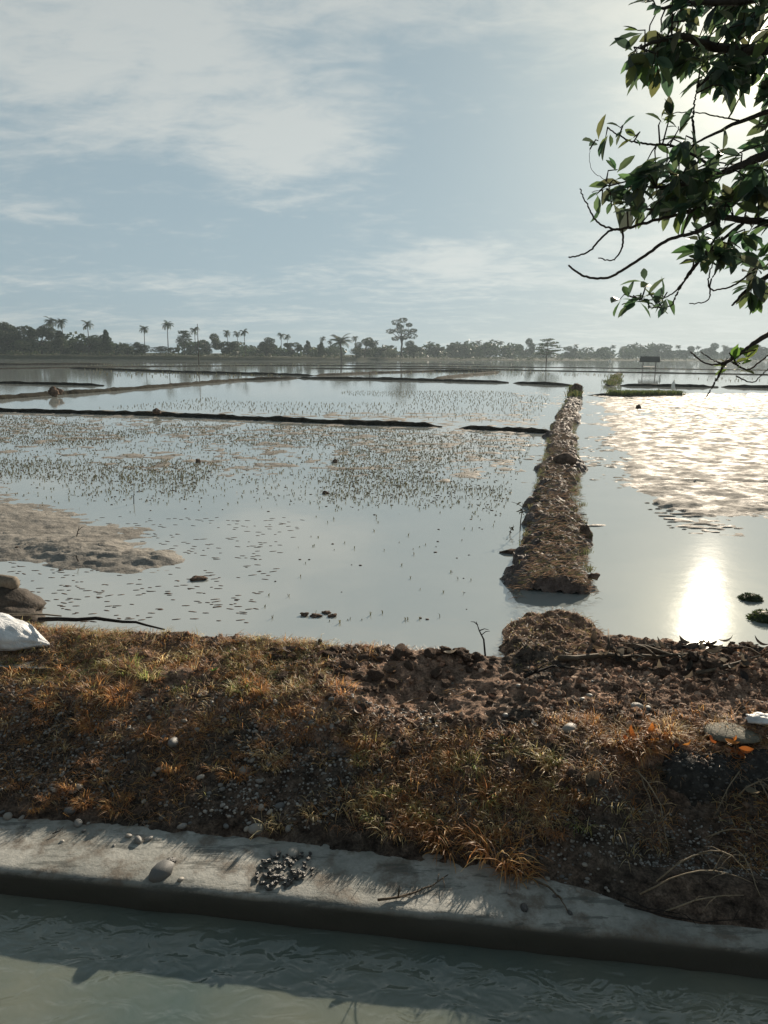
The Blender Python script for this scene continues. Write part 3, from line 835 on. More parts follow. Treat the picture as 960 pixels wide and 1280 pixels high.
TREES = [
    ('round', -14, 404, 230, 1.2, 'dense dark tree cut by the left edge of the picture'),
    ('round', 12, 401, 236, 1.15, 'dense dark round tree, first whole one at the left edge'),
    ('round', 27, 399, 240, 1.0, 'tall dark tree with a knobbly top left of the twin palms'),
    ('round', 53, 404, 238, 1.1, 'dark round tree just left of the twin palms'),
    ('bush', 30, 424, 226, 0.9, 'olive bush in front of the dark trees at the far left'),
    ('cone', 77, 412, 226, 1.25, 'broad olive tree tapering upward below the twin palms'),
    ('round', 112, 418, 236, 1.5, 'low dark round tree under the lone palm left of the conical tree'),
    ('cone', 133, 411, 222, 1.15, 'dense dark conical tree standing alone on the left'),
    ('bush', 160, 429, 240, 1.5, 'low pale bush right of the dark conical tree'),
    ('round', 177, 427, 222, 1.25, 'small dark ball-shaped tree left of the thin-trunked palm'),
    ('bush', 200, 432, 250, 1.6, 'low hazy bush between the two slender palms'),
    ('round', 218, 432, 230, 1.2, 'very small round dark tree right of the two slender palms'),
    ('layered', 231, 411, 262, 1.2, 'tiered airy tree just left of the bare pole'),
    ('round', 262, 416, 270, 1.1, 'mid-sized hazy tree right of the bare pole'),
    ('round', 287, 423, 236, 1.2, 'dark round tree left of the straight-trunked palm'),
    ('bush', 312, 432, 280, 1.6, 'pale bush behind the straight-trunked palm'),
    ('round', 333, 421, 250, 1.25, 'wide dark tree with a ragged top right of the straight-trunked palm'),
    ('round', 366, 425, 260, 1.2, 'dark round tree right of the paired short palms'),
    ('cone', 385, 425, 285, 1.2, 'pale pointed tree left of the egg-shaped dark tree'),
    ('cone', 401, 426, 250, 1.25, 'egg-shaped dark tree left of the big feathery palm'),
    ('bush', 415, 434, 290, 1.6, 'pale bush between the egg-shaped tree and the big feathery palm'),
    ('round', 456, 421, 275, 1.1, 'hazy tree right of the big feathery palm'),
    ('bush', 446, 434, 262, 1.5, 'low dark bush at the foot of the hazy tree beside the big palm'),
    ('round', 477, 432, 300, 1.3, 'small hazy tree left of the tall gappy tree'),
    ('tall', 502, 398, 285, 1.0, 'tallest tree of the treeline with a gappy spreading crown'),
    ('round', 517, 425, 300, 1.2, 'rounded hazy tree at the right foot of the tallest tree'),
    ('bush', 490, 436, 285, 1.7, 'low bush at the left foot of the tallest tree'),
    ('umbrella', 683, 424.5, 190, 1.0, 'lone umbrella-shaped tree standing out in the flooded fields'),
    ('round', 656, 422, 395, 0.9, 'round-headed pale tree left of the umbrella-shaped tree'),
    ('round', 752, 431, 430, 1.1, 'pale round tree right of the umbrella-shaped tree'),
    ('round', 828, 429, 440, 1.6, 'broad pale tree behind the field hut'),
    ('round', 886, 428, 450, 1.1, 'pale tall-crowned tree behind the lowest twig at the right'),
    ('round', 545, 431, 330, 1.3, 'hazy tree first right of the tallest tree and its neighbour'),
    ('round', 570, 428, 350, 1.2, 'hazy tree second right of the tallest tree and its neighbour'),
    ('round', 612, 427, 370, 1.2, 'hazy round tree between two palms left of the umbrella tree'),
    ('round', 640, 428, 385, 1.2, 'hazy low tree just left of the round-headed pale tree'),
    ('round', 712, 432, 420, 1.2, 'pale low tree just right of the umbrella-shaped tree'),
    ('round', 857, 432, 450, 1.3, 'pale low tree right of the field hut'),
    ('round', 915, 431, 455, 1.3, 'pale tree near the right edge behind the green twig leaves'),
    ('round', 950, 430, 460, 1.3, 'pale tree at the right edge of the treeline'),
]
for i, (k, px, yt, d, w, lab) in enumerate(TREES):
    tree({'bush': 'bush', 'cone': 'conical_tree', 'umbrella': 'umbrella_tree'}.get(k, 'broadleaf_tree'), px, yt, k, d, lab, 'bush' if k == 'bush' else 'tree', 'low bushes along the far treeline' if k == 'bush' else PT, w, var=i)
PALMS = [
    (66, 393, 244, 'left one of the twin palms rising over the dark trees'),
    (82, 395, 240, 'right one of the twin palms rising over the dark trees'),
    (113, 398, 246, 'lone palm rising just left of the conical dark tree'),
    (182, 405, 248, 'left one of two slender palms with bare trunks'),
    (211, 398, 250, 'right and taller one of two slender palms with bare trunks'),
    (245, 406, 262, 'palm standing behind the bare pole'),
    (286, 411, 285, 'hazy palm left of the straight-trunked palm'),
    (298, 412, 290, 'hazy palm touching the crown of the straight-trunked palm'),
    (307, 409, 224, 'palm with a straight trunk reaching down to the water line'),
    (352, 414, 290, 'left one of the paired short palms'),
    (360, 416, 295, 'right one of the paired short palms'),
    (403, 419, 300, 'hazy palm behind the egg-shaped dark tree'),
    (413, 424, 300, 'short hazy palm touching the big feathery palm on its left'),
    (445, 418, 295, 'hazy palm right of the big feathery palm'),
    (470, 424, 305, 'faint palm right of the hazy tree beside the big palm'),
    (597, 424, 385, 'pale palm breaking the skyline left of the round-headed tree'),
    (624, 424, 390, 'pale palm nearest the round-headed tree on its left'),
    (560, 430, 385, 'faint palm right of the tallest tree'),
    (719, 429, 425, 'pale palm right of the umbrella-shaped tree'),
    (765, 430, 430, 'pale palm, first left of the field hut'),
    (777, 432, 430, 'pale palm, second left of the field hut'),
    (790, 429, 430, 'pale palm right above the field hut'),
    (801, 430, 435, 'pale palm over the left end of the hut roof'),
    (846, 430, 445, 'pale palm right of the broad pale tree'),
    (871, 431, 445, 'pale palm left of the tall-crowned pale tree'),
    (905, 430, 450, 'pale palm near the right edge of the treeline'),
    (936, 431, 455, 'pale palm nearest the right edge of the treeline'),
    (738, 433, 428, 'small pale palm between umbrella tree and field hut'),
]
for i, (px, yt, d, lab) in enumerate(PALMS):
    tree('coconut_palm', px, yt, 'coconut', d, lab, 'palm tree', PP, 1.0 if px < 500 else 1.25, var=i)
tree('feathery_palm', 427, 414.5, 'oil', 226, 'big dark feathery palm with arching fronds and a short trunk', 'palm tree', PP, 1.0)

# the wood that closes the horizon behind them: reads as one mass
rng = random.Random(5); mb = MB()
for k in range(330):
    x = rng.uniform(-330, 620); y = float(far_edge(np.array(x))) + rng.uniform(30, 130)
    h = rng.uniform(5.0, 10.5) * (0.75 + 0.25 * math.sin(x * 0.045) + 0.12 * math.sin(x * 0.17))
    if x < 40: h *= 0.8
    leaf_cloud(mb, (x, y, 0.5 + h * 0.5), (rng.uniform(3, 6), 3.5, h * 0.5), 130, 0.9, rng, GREENS, 0.3)
o = mb.build('distant_wood', M['far_leaf']); tag(o, 'hazy grey-green wood closing the horizon behind the single trees', 'wood', kind='stuff')
mb = MB()
for k in range(420):
    x = rng.uniform(-260, 420); y = float(far_edge(np.array(x))) + rng.uniform(1, 12)
    leaf_cloud(mb, (x, y, 0.6 + 0.75 * (1 - float(sstep(-60, 60, x)))), (rng.uniform(1.0, 2.6), 1.2, rng.uniform(0.4, 1.3)), 22, 0.30, rng, GREENS[1:] + [(0.08, 0.075, 0.04)], 0.3)
o = mb.build('scrub', M['far_leaf']); tag(o, 'low scrub along the foot of the treeline', 'scrub', kind='stuff')

# bare pole, field hut, white markers
def pole(px, ytop, ybase, r, label):
    p = at(px, ybase); h = at(px, ytop, depth=p.y).z; mb = MB()
    mb.tube([(0, 0, -0.4), (0.02, 0, h * 0.4), (0.05, 0, h)], [r, r * 0.85, r * 0.6], 8)
    return tag(mb.build('wooden_pole', M['bark'], loc=(p.x, p.y, 0), smooth=True), label, 'pole')


pole(248.5, 405, 456, 0.085, 'bare straight wooden pole standing among the palms on the left')
pole(462, 462, 472.5, 0.035, 'short thin stake standing in the flooded field below the big palm')

hp = at(811, 464.5); hut = empty('field_hut', (hp.x, hp.y, 0), -0.32)
tag(hut, 'small open field hut with dark flat roof on thin posts', 'hut')
k = hp.y / FPX
mb = MB(); W, Dp = 12.0 * k, 8 * k
zt, zb = at(811, 445.5, depth=hp.y).z, at(811, 452, depth=hp.y).z
for s in (-1, 1):
    mb.raw([(-W, s * Dp, zb), (W, s * Dp, zb), (W * 0.94, 0, zt), (-W * 0.94, 0, zt), (-W, s * Dp, zb - 0.08), (W, s * Dp, zb - 0.08), (W * 0.94, 0, zt - 0.10), (-W * 0.94, 0, zt - 0.10)], [(0, 1, 2, 3), (7, 6, 5, 4), (0, 4, 5, 1), (1, 5, 6, 2), (3, 7, 4, 0)])
for s in (-1, 1):
    mb.poly([(s * W * 0.95, -Dp * 0.97, zb - 0.02), (s * W * 0.95, Dp * 0.97, zb - 0.02), (s * W * 0.92, 0, zt - 0.05)])
mb.build('roof', M['thatch'], hut)
for sx in (-1, 1):
    for sy in (-1, 1):
        mb = MB(); mb.tube([(0, 0, -0.3), (0, 0, zb + 0.02)], [0.05, 0.045], 6)
        mb.build('post', M['hutwood'], hut, (sx * W * 0.62, sy * Dp * 0.75, 0))
zp = at(811, 459, depth=hp.y).z
mb = MB(); mb.raw([(x, y, zp + z) for z in (0, 0.07) for x, y in ((-W * .68, -Dp * .8), (W * .68, -Dp * .8), (W * .68, Dp * .8), (-W * .68, Dp * .8))], [(3, 2, 1, 0), (4, 5, 6, 7), (0, 1, 5, 4), (1, 2, 6, 5), (2, 3, 7, 6), (3, 0, 4, 7)])
mb.build('floor_platform', M['hutwood'], hut)


def marker(px, ytop, ybase, wpx, label, bag=True):
    p = at(px, ybase); k = p.y / FPX; h = (ybase - ytop) * k
    e = empty('marker_stick', (p.x, p.y, 0)); mb = MB(); mb.tube([(0, 0, -0.15), (0, 0, h * 0.5), (wpx * k * 0.2, 0, h)], [0.012 + k * 0.12] * 3, 5); mb.build('stick', M['paletwig'], e)
    P, fs = lump(px % 50, 2, 0.3, 1.2, (wpx * k * 0.5, wpx * k * 0.35, h * 0.42)); P[:, 0] *= (1.25 - 0.5 * (P[:, 2] / (h * 0.42)))
    mb = MB(); mb.raw(P + np.array([0, 0, h * 0.5]), fs); mb.build('bag', M['whitebag'], e, smooth=True)
    return tag(e, label, 'marker')


marker(841, 475, 489, 4, 'white plastic bag on a stick at the weedy bund')
marker(824, 469, 481, 2.2, 'thin pale stick with a rag left of the white bag stick')
marker(762, 449, 455.5, 3, 'tiny white upright marker in the distance left of the field hut')

# ============================================================ rice seedlings and weeds in the water
SEED_COL = [(0.15, 0.165, 0.095), (0.19, 0.19, 0.11), (0.14, 0.13, 0.092), (0.21, 0.19, 0.12)]


def seedling(mb, x, y, h, rng, nb=4, w=0.008, z=-0.02):
    for k in range(nb):
        a = rng.uniform(0, 6.28); ln = rng.uniform(0.25, 0.9); d = Vector((math.cos(a), math.sin(a), 0)) * ln
        p0 = Vector((x, y, z)); p1 = p0 + Vector((d.x * h * 0.35, d.y * h * 0.35, h * 0.65 - z)); p2 = p0 + Vector((d.x * h, d.y * h, h * rng.uniform(0.7, 1.0) - z))
        side = Vector((1, 0, 0)) if abs(d.y) > abs(d.x) * 0.4 else Vector((0.6, 0.8, 0)); c = rng.choice(SEED_COL)
        mb.strip([p0, p1, p2], [w, w * 0.9, w * 0.2], side, c)


rng = random.Random(12)
near_list = []
mb = MB(); clods = MB()
# the nearest field: thin at its edge, thick towards the cross bund
cnt = 0
NS = 100000
ya = 5.3 * (23.5 / 5.3) ** np.array([rng.random() for _ in range(NS)]); xa = np.array([rng.uniform(-0.66, 0.27) for _ in range(NS)]) * ya
da = sstep(8.8, 12.0, ya + 1.0 * fbm(xa * .35, ya * .35, 9, 3) + 0.22 * xa) * (0.20 + 0.80 * sstep(0.30, 0.60, vnoise(xa * 0.55, ya * 0.4, 91))) * (1 - 0.65 * sstep(0.0, 2.8, xa - 1.0))
for x, y, den in zip(xa.tolist(), ya.tolist(), da.tolist()):
    lim = float(np.interp(x, [-14, -7, -1.17, 1.5, 4.3], [24.2, 23.1, 20.9, 20.2, 18.8]))
    if y > lim or x > bund_xf(y) - 0.7: continue
    if rng.random() > (0.030 if x < -1.0 and y < 9 else 0.006) + den * 0.6: continue
    if y < 9.2 and x < -1.0:
        P, fs = ICO[1]; a_ = rng.gauss(0, .25); L_ = rng.uniform(0.015, 0.045); clods.raw([(x + v.x * L_ - v.y * .006 * a_, y + v.x * L_ * a_ + v.y * .010, v.z * .004) for v in P], fs)
    elif rng.random() < 0.22:
        P, fs = ICO[1]; r = rng.uniform(0.004, 0.014) * (0.8 + y / 30)
        clods.raw([(x + v.x * r * rng.uniform(0.7, 1.9), y + v.y * r * 1.1, 0.002 + v.z * r * rng.uniform(0.4, 0.7)) for v in P], fs)
    else:
        h = rng.uniform(0.012, 0.036)
        if y < 11.6 and len(near_list) < 300: near_list.append((x, y, h))
        else: seedling(mb, x, y, h, rng, 3, 0.003 + y * 0.0004)
        cnt += 1
# planted rows in the second field
for r_i in range(44):
    for c_i in range(150):
        u_ = -2 + c_i * 0.17; v_ = r_i * 0.62
        x = -9.5 + u_ * 0.95 + v_ * 0.30 + rng.gauss(0, 0.06); y = 23.5 + v_ * 0.92 - u_ * 0.10 + rng.gauss(0, 0.09)
        if x > bund_xf(y) - 1.0 or y < float(np.interp(x, [-14, -7, -1.17, 1.5, 4.3], [25.2, 24.2, 22, 21.2, 20])) + 2.2: continue
        if VN(x * 0.2, y * 0.15, 55) < 0.40 or rng.random() < 0.25 or y > 57: continue
        seedling(mb, x, y, rng.uniform(0.03, 0.06), rng, 3, 0.006 + y * 0.0003)
for k in range(2200):   # sparse far fields
    y = rng.uniform(62, 150); x = rng.uniform(-0.4, 0.55) * y
    if VN(x * 0.06, y * 0.06, 57) < 0.5: continue
    seedling(mb, x, y, rng.uniform(0.1, 0.18), rng, 3, 0.05)
tag(mb.build('rice_seedlings', M['seedling']), 'young rice seedlings scattered over the flooded fields', 'rice', kind='stuff')
tag(clods.build('mud_crumbs', M['clod'], smooth=True), 'small dark mud crumbs sticking out of the flooded field', 'mud', kind='stuff')
protos = []
for i in range(6):
    m_ = MB(); seedling(m_, 0, 0, 0.085, random.Random(i), 5, 0.010, -0.03); protos.append(m_.mesh('rice_seedling', M['seedling']))
for i, (x, y, h) in enumerate(near_list):
    o = link('rice_seedling', protos[i % 6], loc=(x, y, 0)); s = h / 0.085; o.scale = (s, s, s); o.rotation_euler = (0, 0, RNG.uniform(0, 6.28))
    tag(o, 'small rice seedling standing in the near part of the left flooded field', 'seedling', 'nearest rice seedlings in the left field')

# green weeds
def weeds(mb, pts, rng, h, cols, w, n):
    for (x, y, z) in pts:
        for k in range(n):
            a = rng.uniform(0, 6.28); L_ = h * rng.uniform(0.5, 1.2); d = Vector((math.cos(a), math.sin(a), 0)) * rng.uniform(0.1, 0.8)
            p0 = Vector((x + rng.gauss(0, w * 3), y + rng.gauss(0, w * 3), z)); mb.strip([p0, p0 + d * L_ * 0.4 + Vector((0, 0, L_ * 0.7)), p0 + d * L_ + Vector((0, 0, L_ * 0.85))], [w, w, w * 0.2], Vector((1, 0, 0)), rng.choice(cols))


GW = [(0.09, 0.14, 0.035), (0.13, 0.18, 0.05), (0.16, 0.17, 0.06), (0.06, 0.09, 0.03)]
mb = MB(); pts = []
for k in range(260):
    px = rng.uniform(766, 852); p = at(px, 492.7, 0.1); pts.append((p.x, p.y + rng.uniform(-0.3, 0.8), 0.05))
weeds(mb, pts, rng, 0.26, GW, 0.030, 6)
tag(mb.build('green_weeds', M['seedling']), 'strip of bright green weeds on the low bund beside the white bag stick', 'weeds', kind='stuff')
mb = MB(); pts = []
for k in range(90):
    t = rng.random(); p = at(764 + 8 * t, 480.5 - 13 * t, 0.2); pts.append((p.x + rng.gauss(0, 0.3), p.y, 0.12))
for k in range(70):
    p = at(719 + rng.uniform(-7, 6), 487 + rng.uniform(-3, 8), 0.2); pts.append((p.x, p.y, 0.15))
weeds(mb, pts, rng, 0.26, GW[2:] + [(0.10, 0.10, 0.05)], 0.03, 6)
tag(mb.build('bund_grass', M['seedling']), 'dull green grass at the far end of the long bund', 'grass', kind='stuff')

# weeds growing out of the right field's water
for i, (px, py, w, h, lab) in enumerate(((938, 749, 0.095, 0.055, 'small dark green weed clump in the right pool, farther of two'), (956, 774, 0.13, 0.085, 'bright green weed clump in the right pool at the picture edge'))):
    p = at(px, py); mb = MB(); rg = random.Random(60 + i)
    for k in range(420):
        a = rg.uniform(0, 6.28); r = w * math.sqrt(rg.random()); b0 = Vector((math.cos(a) * r, math.sin(a) * r * 0.8, h * (1 - (r / w) ** 2) * 0.9 - 0.01))
        d = Vector((math.cos(a) * 0.6 + rg.gauss(0, .4), math.sin(a) * 0.6 + rg.gauss(0, .4), rg.uniform(0.1, 0.9))).normalized(); L_ = rg.uniform(0.015, 0.04)
        mb.strip([b0, b0 + d * L_ * 0.6, b0 + d * L_ - Vector((0, 0, L_ * 0.25))], [0.006, 0.008, 0.001], d.orthogonal().normalized(), rg.choice(GW if i else [(0.06, 0.08, 0.035), (0.05, 0.06, 0.03)]))
    P, fs = lump(5 + i, 2, 0.15, 1.2, (w * 0.95, w * 0.8, h * 0.85)); mb.raw(P - np.array([0, 0, 0.006]), fs, (0.04, 0.055, 0.025))
    tag(mb.build('weed_clump', M['seedling'], loc=(p.x, p.y, 0)), lab, 'weed')


def branchlet(name, px, py, h, seed, label, cat, lean=0.1, leaves=8, z=0.0, mat='twig', fork=3):
    rg = random.Random(seed); p = at(px, py, z); mb = MB()
    tip = Vector((lean * h, 0, h)); stem = [Vector((0, 0, -0.05)), Vector((lean * h * 0.2, 0.01, h * 0.35)), Vector((lean * h * 0.7, -0.01, h * 0.7)), tip]
    mb.tube(stem, [0.007, 0.006, 0.0045, 0.002], 5)
    for k in range(fork):
        b = stem[1].lerp(tip, rg.uniform(0.1, 0.8)); d = Vector((rg.choice((-1, 1)) * rg.uniform(0.4, 1), rg.uniform(-0.4, 0.4), rg.uniform(0.1, 0.8))).normalized() * h * rg.uniform(0.25, 0.5)
        mb.tube([b, b + d * 0.5 + Vector((0, 0, 0.01)), b + d], [0.004, 0.003, 0.0015], 4)
    e = empty(name, p); mb.build('stem', M[mat], e)
    if leaves:
        for k in range(leaves):
            b = stem[1].lerp(tip, rg.uniform(0.0, 1.0)) + Vector((rg.gauss(0, 0.03), rg.gauss(0, 0.02), 0)); d = Vector((rg.gauss(0, 1), rg.gauss(0, 0.4), rg.uniform(-0.6, 0.4))).normalized(); L_ = rg.uniform(0.03, 0.06)
            m_ = MB(); sd = d.orthogonal().normalized(); m_.strip([b, b + d * L_ * 0.45, b + d * L_], [0.003, L_ * 0.4, 0.002], sd, (0.05, 0.045, 0.025)); m_.build('leaf', M['dead_leaf'], e)
    return tag(e, label, cat)


branchlet('water_weed', 650, 664, 0.34, 2, 'tall dark leafy weed standing in the water left of the long bund', 'weed', 0.05, 12)
branchlet('water_weed', 637, 668, 0.10, 3, 'low dark weed beside the tall leafy weed in the water', 'weed', 0.4, 7)
branchlet('water_weed', 662, 668, 0.16, 4, 'small dark weed between the tall leafy weed and the bund', 'weed', -0.1, 6)
branchlet('forked_stick', 95, 676, 0.16, 5, 'dark forked stick poking out of the mud at the left', 'stick', 0.3, 0, mat='charwood', fork=2)
branchlet('forked_stick', 98, 706, 0.10, 6, 'small thin stick in the shallow water near the left bank', 'stick', -0.1, 0, mat='charwood', fork=1)
branchlet('forked_stick', 167, 630, 0.16, 7, 'thick dark stub standing at the top of the clear pool', 'stick', 0.1, 0, mat='charwood', fork=1)
branchlet('forked_stick', 607, 812, 0.20, 8, 'thin bare twig standing at the left foot of the earth mound', 'stick', -0.35, 0, 0.05, mat='charwood', fork=3)

# ============================================================ clods and lumps in the fields
def clod(px, py, wpx, hpx, label, z=0.0, name='mud_clod', mat='clod', sub=3, cat='clod', group=None, dpx=None, amp=0.35, seed=None):
    p = at(px, py, z); k = (p - Vector((0, 0, CAM_H))).length / FPX
    P, fs = lump(seed if seed is not None else int(px * 7 + py) % 97, sub, amp, 1.6, (wpx * k * 0.5, (dpx or wpx * 0.8) * k * 0.5, hpx * k * 0.62))
    mb = MB(); mb.raw(P, fs); o = mb.build(name, M[mat], loc=(p.x, p.y, z + hpx * k * 0.18), smooth=True)
    return tag(o, label, cat, group)


clod(67, 491, 11, 8, 'pair-forming dark mud clod on the slanting bund at far left', 0.2)
clod(73, 490.5, 9, 6, 'smaller dark mud clod on the slanting bund at far left', 0.2)
clod(196, 515, 10, 5, 'dark clod sitting on the nearest cross bund', 0.15)
clod(248, 578, 6, 6, 'small dark upright clod in the middle of the seedling field')
clod(419, 578, 7, 6, 'small dark clod in the right part of the seedling field')
clod(406, 617, 8, 5, 'dark clod at the top edge of the clear pool')
clod(20, 690, 8, 7, 'small dark clod in the mud near the left edge')
clod(249, 724, 19, 5, 'flat dark clod lying in the shallow water below the left mud', amp=0.5)
clod(798, 512, 7, 7, 'dark round clod alone on the bright right mud')
clod(706, 577, 30, 13, 'large dark squarish clod lying across the long bund', 0.2, sub=3, amp=0.2)
clod(732, 672, 18, 20, 'big dark clod bulging from the right side of the long bund', 0.05)
clod(641, 691, 30, 6, 'flat dark slab of mud jutting left from the long bund', 0.0, amp=0.5, dpx=14)
clod(741, 722, 14, 8, 'small pointed clod jutting right from the near end of the long bund', 0.05, amp=0.5)
clod(719, 490, 16, 12, 'dark lump crowning the far end of the long bund', 0.2)
for i, (px, py) in enumerate(((395, 770), (408, 766), (415, 770), (380, 769))):
    clod(px, py, 12 - i, 4, 'small dark tuft of floating weed debris near the bank', name='weed_debris', cat='debris', group='floating debris near the bank', amp=0.6)

# ============================================================ stones
PEB = []
for i in range(7):
    rg = random.Random(i); P, fs = lump(40 + i, 2, 0.14, 1.0, (1.0, rg.uniform(0.65, 0.9), rg.uniform(0.45, 0.7)))
    m_ = MB(); m_.raw(P, fs); PEB.append(m_.mesh('pebble', M['pebble'], True))


def pebble(p, r, label, group, rg, name='pebble', mat=None, sink=0.25):
    me = PEB[rg.randrange(7)]
    o = link(name, me, loc=(p[0], p[1], p[2] + r * (0.5 - sink)))
    o.scale = (r * rg.uniform(0.9, 1.3), r, r * rg.uniform(0.8, 1.1)); o.rotation_euler = (rg.uniform(-.3, .3), rg.uniform(-.3, .3), rg.uniform(0, 6.28))
    if mat:
        o.material_slots[0].link = 'OBJECT'; o.material_slots[0].material = M[mat]
    return tag(o, label, 'stone', group)


rg = random.Random(77)
zones = [  # centre px, spread px, how many, size range m
    ((215, 940), (75, 28), 62, (0.008, 0.022), 'grey river pebble in the patch of stones on the left slope', 'pebbles on the left slope'),
    ((330, 915), (60, 25), 30, (0.008, 0.020), 'grey pebble on the slope between the left stones and the bare soil', 'pebbles on the middle slope'),
    ((110, 990), (90, 30), 34, (0.010, 0.024), 'grey rounded pebble low on the slope above the left concrete', 'pebbles low on the left slope'),
    ((300, 1010), (60, 25), 20, (0.009, 0.022), 'pebble low on the slope above the gravel heap', 'pebbles above the gravel heap'),
    ((715, 1100), (42, 10), 34, (0.005, 0.013), 'small pebble in the dark strip below the cut bank at the right', 'pebbles below the cut bank'),
    ((700, 890), (60, 40), 10, (0.010, 0.024), 'pebble on the bare earth behind the orange grass', 'pebbles on the bare earth'),
]
for (cx_, cy_), (sx_, sy_), n, (r0, r1), lab, grp in zones:
    for k in range(n):
        p = on_bank(rg.gauss(cx_, sx_), rg.gauss(cy_, sy_)); pebble(p, r0 + (r1 - r0) * rg.random() ** 1.8, lab, grp, rg)
# single stones the photograph singles out
for px, py, wpx, lab, mt in ((201, 1094, 25, 'largest pale stone lying alone on the concrete edge', None), (214, 1078, 12, 'dark small stone touching the largest stone on the concrete', 'wetstone'), (226, 1101, 8, 'tiny pale stone right of the largest stone on the concrete', None), (173, 1053, 12, 'pale squarish stone at the upper rim of the left concrete', None), (186, 1051, 9, 'small stone right of the squarish stone at the concrete rim', None), (161, 1047, 8, 'small dark stone left of the squarish stone at the concrete rim', None),
                             (88, 1015, 15, 'grey round stone at the foot of the slope at the left', None), (217, 932, 17, 'pale oval stone, brightest in the left patch of stones', None), (344, 1068, 14, 'pale stone resting on top of the gravel heap edge', None), (366, 1068, 15, 'larger grey stone on the gravel heap', None), (320, 1040, 16, 'tan stone below the dry tuft above the gravel heap', None), (360, 1040, 11, 'grey stone right of the tan stone above the gravel heap', None),
                             (712, 1143, 6, 'dark pebble alone on the right part of the concrete', 'wetstone'), (655, 1137, 10, 'small dark clod of mortar on the concrete front edge', 'wetstone'), (637, 1116, 9, 'grey pebble alone on the middle of the concrete', None), (712, 915, 22, 'tan rounded stone on the bare earth left of the orange leaves', None), (797, 886, 14, 'pale egg-shaped stone behind the orange grass', None), (810, 888, 11, 'small pale stone beside the egg-shaped stone', None), (305, 968, 16, 'pale flat stone on the middle slope', None), (350, 1010, 12, 'grey stone between two dry tufts above the gravel heap', None), (10, 1022, 10, 'small grey stone at the left picture edge on the concrete rim', None)):
    p = on_bank(px, py); k = (p - Vector((0, 0, CAM_H))).length / FPX
    pebble(p, wpx * k * 0.5, lab, None, rg, 'stone', mt, 0.28)
# heap of wet gravel on the concrete
n = 0
while n < 95:
    a = rg.uniform(0, 6.28); r = math.sqrt(rg.random()); px = 357 + math.cos(a) * r * 38 + (0.5 - 0) * 0; py = 1088 + math.sin(a) * r * 25
    px += (1088 - py) * 0.5
    p = at(px, py, -0.30); hgt = 0.030 * (1 - r * r); pebble((p.x, p.y, p.z + hgt * rg.random()), rg.uniform(0.007, 0.015), 'small dark wet stone of the gravel heap on the concrete', 'gravel heap on the concrete', rg, 'gravel_stone', 'wetstone', 0.1); n += 1
# uncountable small gravel
mb = MB(); V1, F1 = ICO[1]
def grit(n, u0, u1, v0, v1, r0, r1, thr):
    ua = np.array([rg.uniform(u0, u1) for _ in range(n)]); va = np.array([rg.uniform(v0, v1) for _ in range(n)])
    kp = vnoise(ua * 1.6, va * 2.2, 66) >= thr; xa, ya = xy(ua[kp], va[kp]); za = bank_z(xa, ya)
    for x, y, z0 in zip(xa.tolist(), ya.tolist(), za.tolist()):
        r = r0 + (r1 - r0) * rg.random() ** 2.2; g = rg.uniform(0.07, 0.34); c = (g * 1.03, g, g * 0.94); th = rg.uniform(0, 6.28); ca, sa = math.cos(th), math.sin(th); z = z0 + r * 0.15
        ax, ay, az_ = rg.uniform(0.8, 1.4), rg.uniform(0.6, 1), rg.uniform(0.45, 0.8)
        mb.raw([(x + (v.x * ax * ca - v.y * ay * sa) * r, y + (v.x * ax * sa + v.y * ay * ca) * r, z + v.z * az_ * r) for v in V1], F1, c)
grit(4200, -2.6, 0.2, 0.5, 1.35, 0.004, 0.013, 0.42)
grit(1800, 0.2, 2.2, 0.42, 0.75, 0.003, 0.010, 0.2)
grit(1500, -2.8, 2.8, 0.6, 2.0, 0.003, 0.012, 0.60)
tag(mb.build('gravel', M['gravel'], smooth=True), 'small gravel strewn over the bank', 'gravel', kind='stuff')

mb = MB()
def crumbs(n, u0, u1, v0, v1, r0, r1, cols, thr):
    ua = np.array([rg.uniform(u0, u1) for _ in range(n)]); va = np.array([rg.uniform(v0, v1) for _ in range(n)])
    kp = (fbm(ua * 2.4, va * 2.4, 67, 3) >= thr) & ((((ua - 0.15) / 0.55) ** 2 + ((va - 1.50) / 0.30) ** 2 > 1) | (np.arange(n) % 6 == 0)); xa, ya = xy(ua[kp], va[kp]); za = bank_z(xa, ya)
    for x, y, z0 in zip(xa.tolist(), ya.tolist(), za.tolist()):
        r = r0 + (r1 - r0) * rg.random() ** 4; c = rg.choice(cols); th = rg.uniform(0, 6.28); ca, sa = math.cos(th) * r, math.sin(th) * r; k = rg.uniform(0.5, 1.1)
        mb.raw([(x + (v.x * ca - v.y * sa) * rg.uniform(0.6, 1.3), y + (v.x * sa + v.y * ca) * rg.uniform(0.6, 1.3), z0 + r * 0.25 + v.z * r * k * rg.uniform(0.6, 1.3)) for v in V1], F1, c)
RED = [(0.32, 0.20, 0.145), (0.40, 0.27, 0.20), (0.22, 0.14, 0.10), (0.46, 0.345, 0.27), (0.11, 0.075, 0.058)]
crumbs(6500, -0.9, 2.7, 1.0, 2.35, 0.003, 0.026, RED, -0.15)
crumbs(5000, -2.9, 2.2, 0.5, 1.4, 0.003, 0.018, [(0.11, 0.075, 0.058), (0.05, 0.042, 0.036), (0.09, 0.08, 0.07), (0.07, 0.062, 0.055), (0.16, 0.12, 0.095)], -0.2)
crumbs(2200, -3.0, -0.6, 1.2, 2.05, 0.003, 0.02, RED, -0.1)
tag(mb.build('soil_crumbs', M['crumb']), 'loose red-brown soil crumbs over the bank', 'soil', kind='stuff')

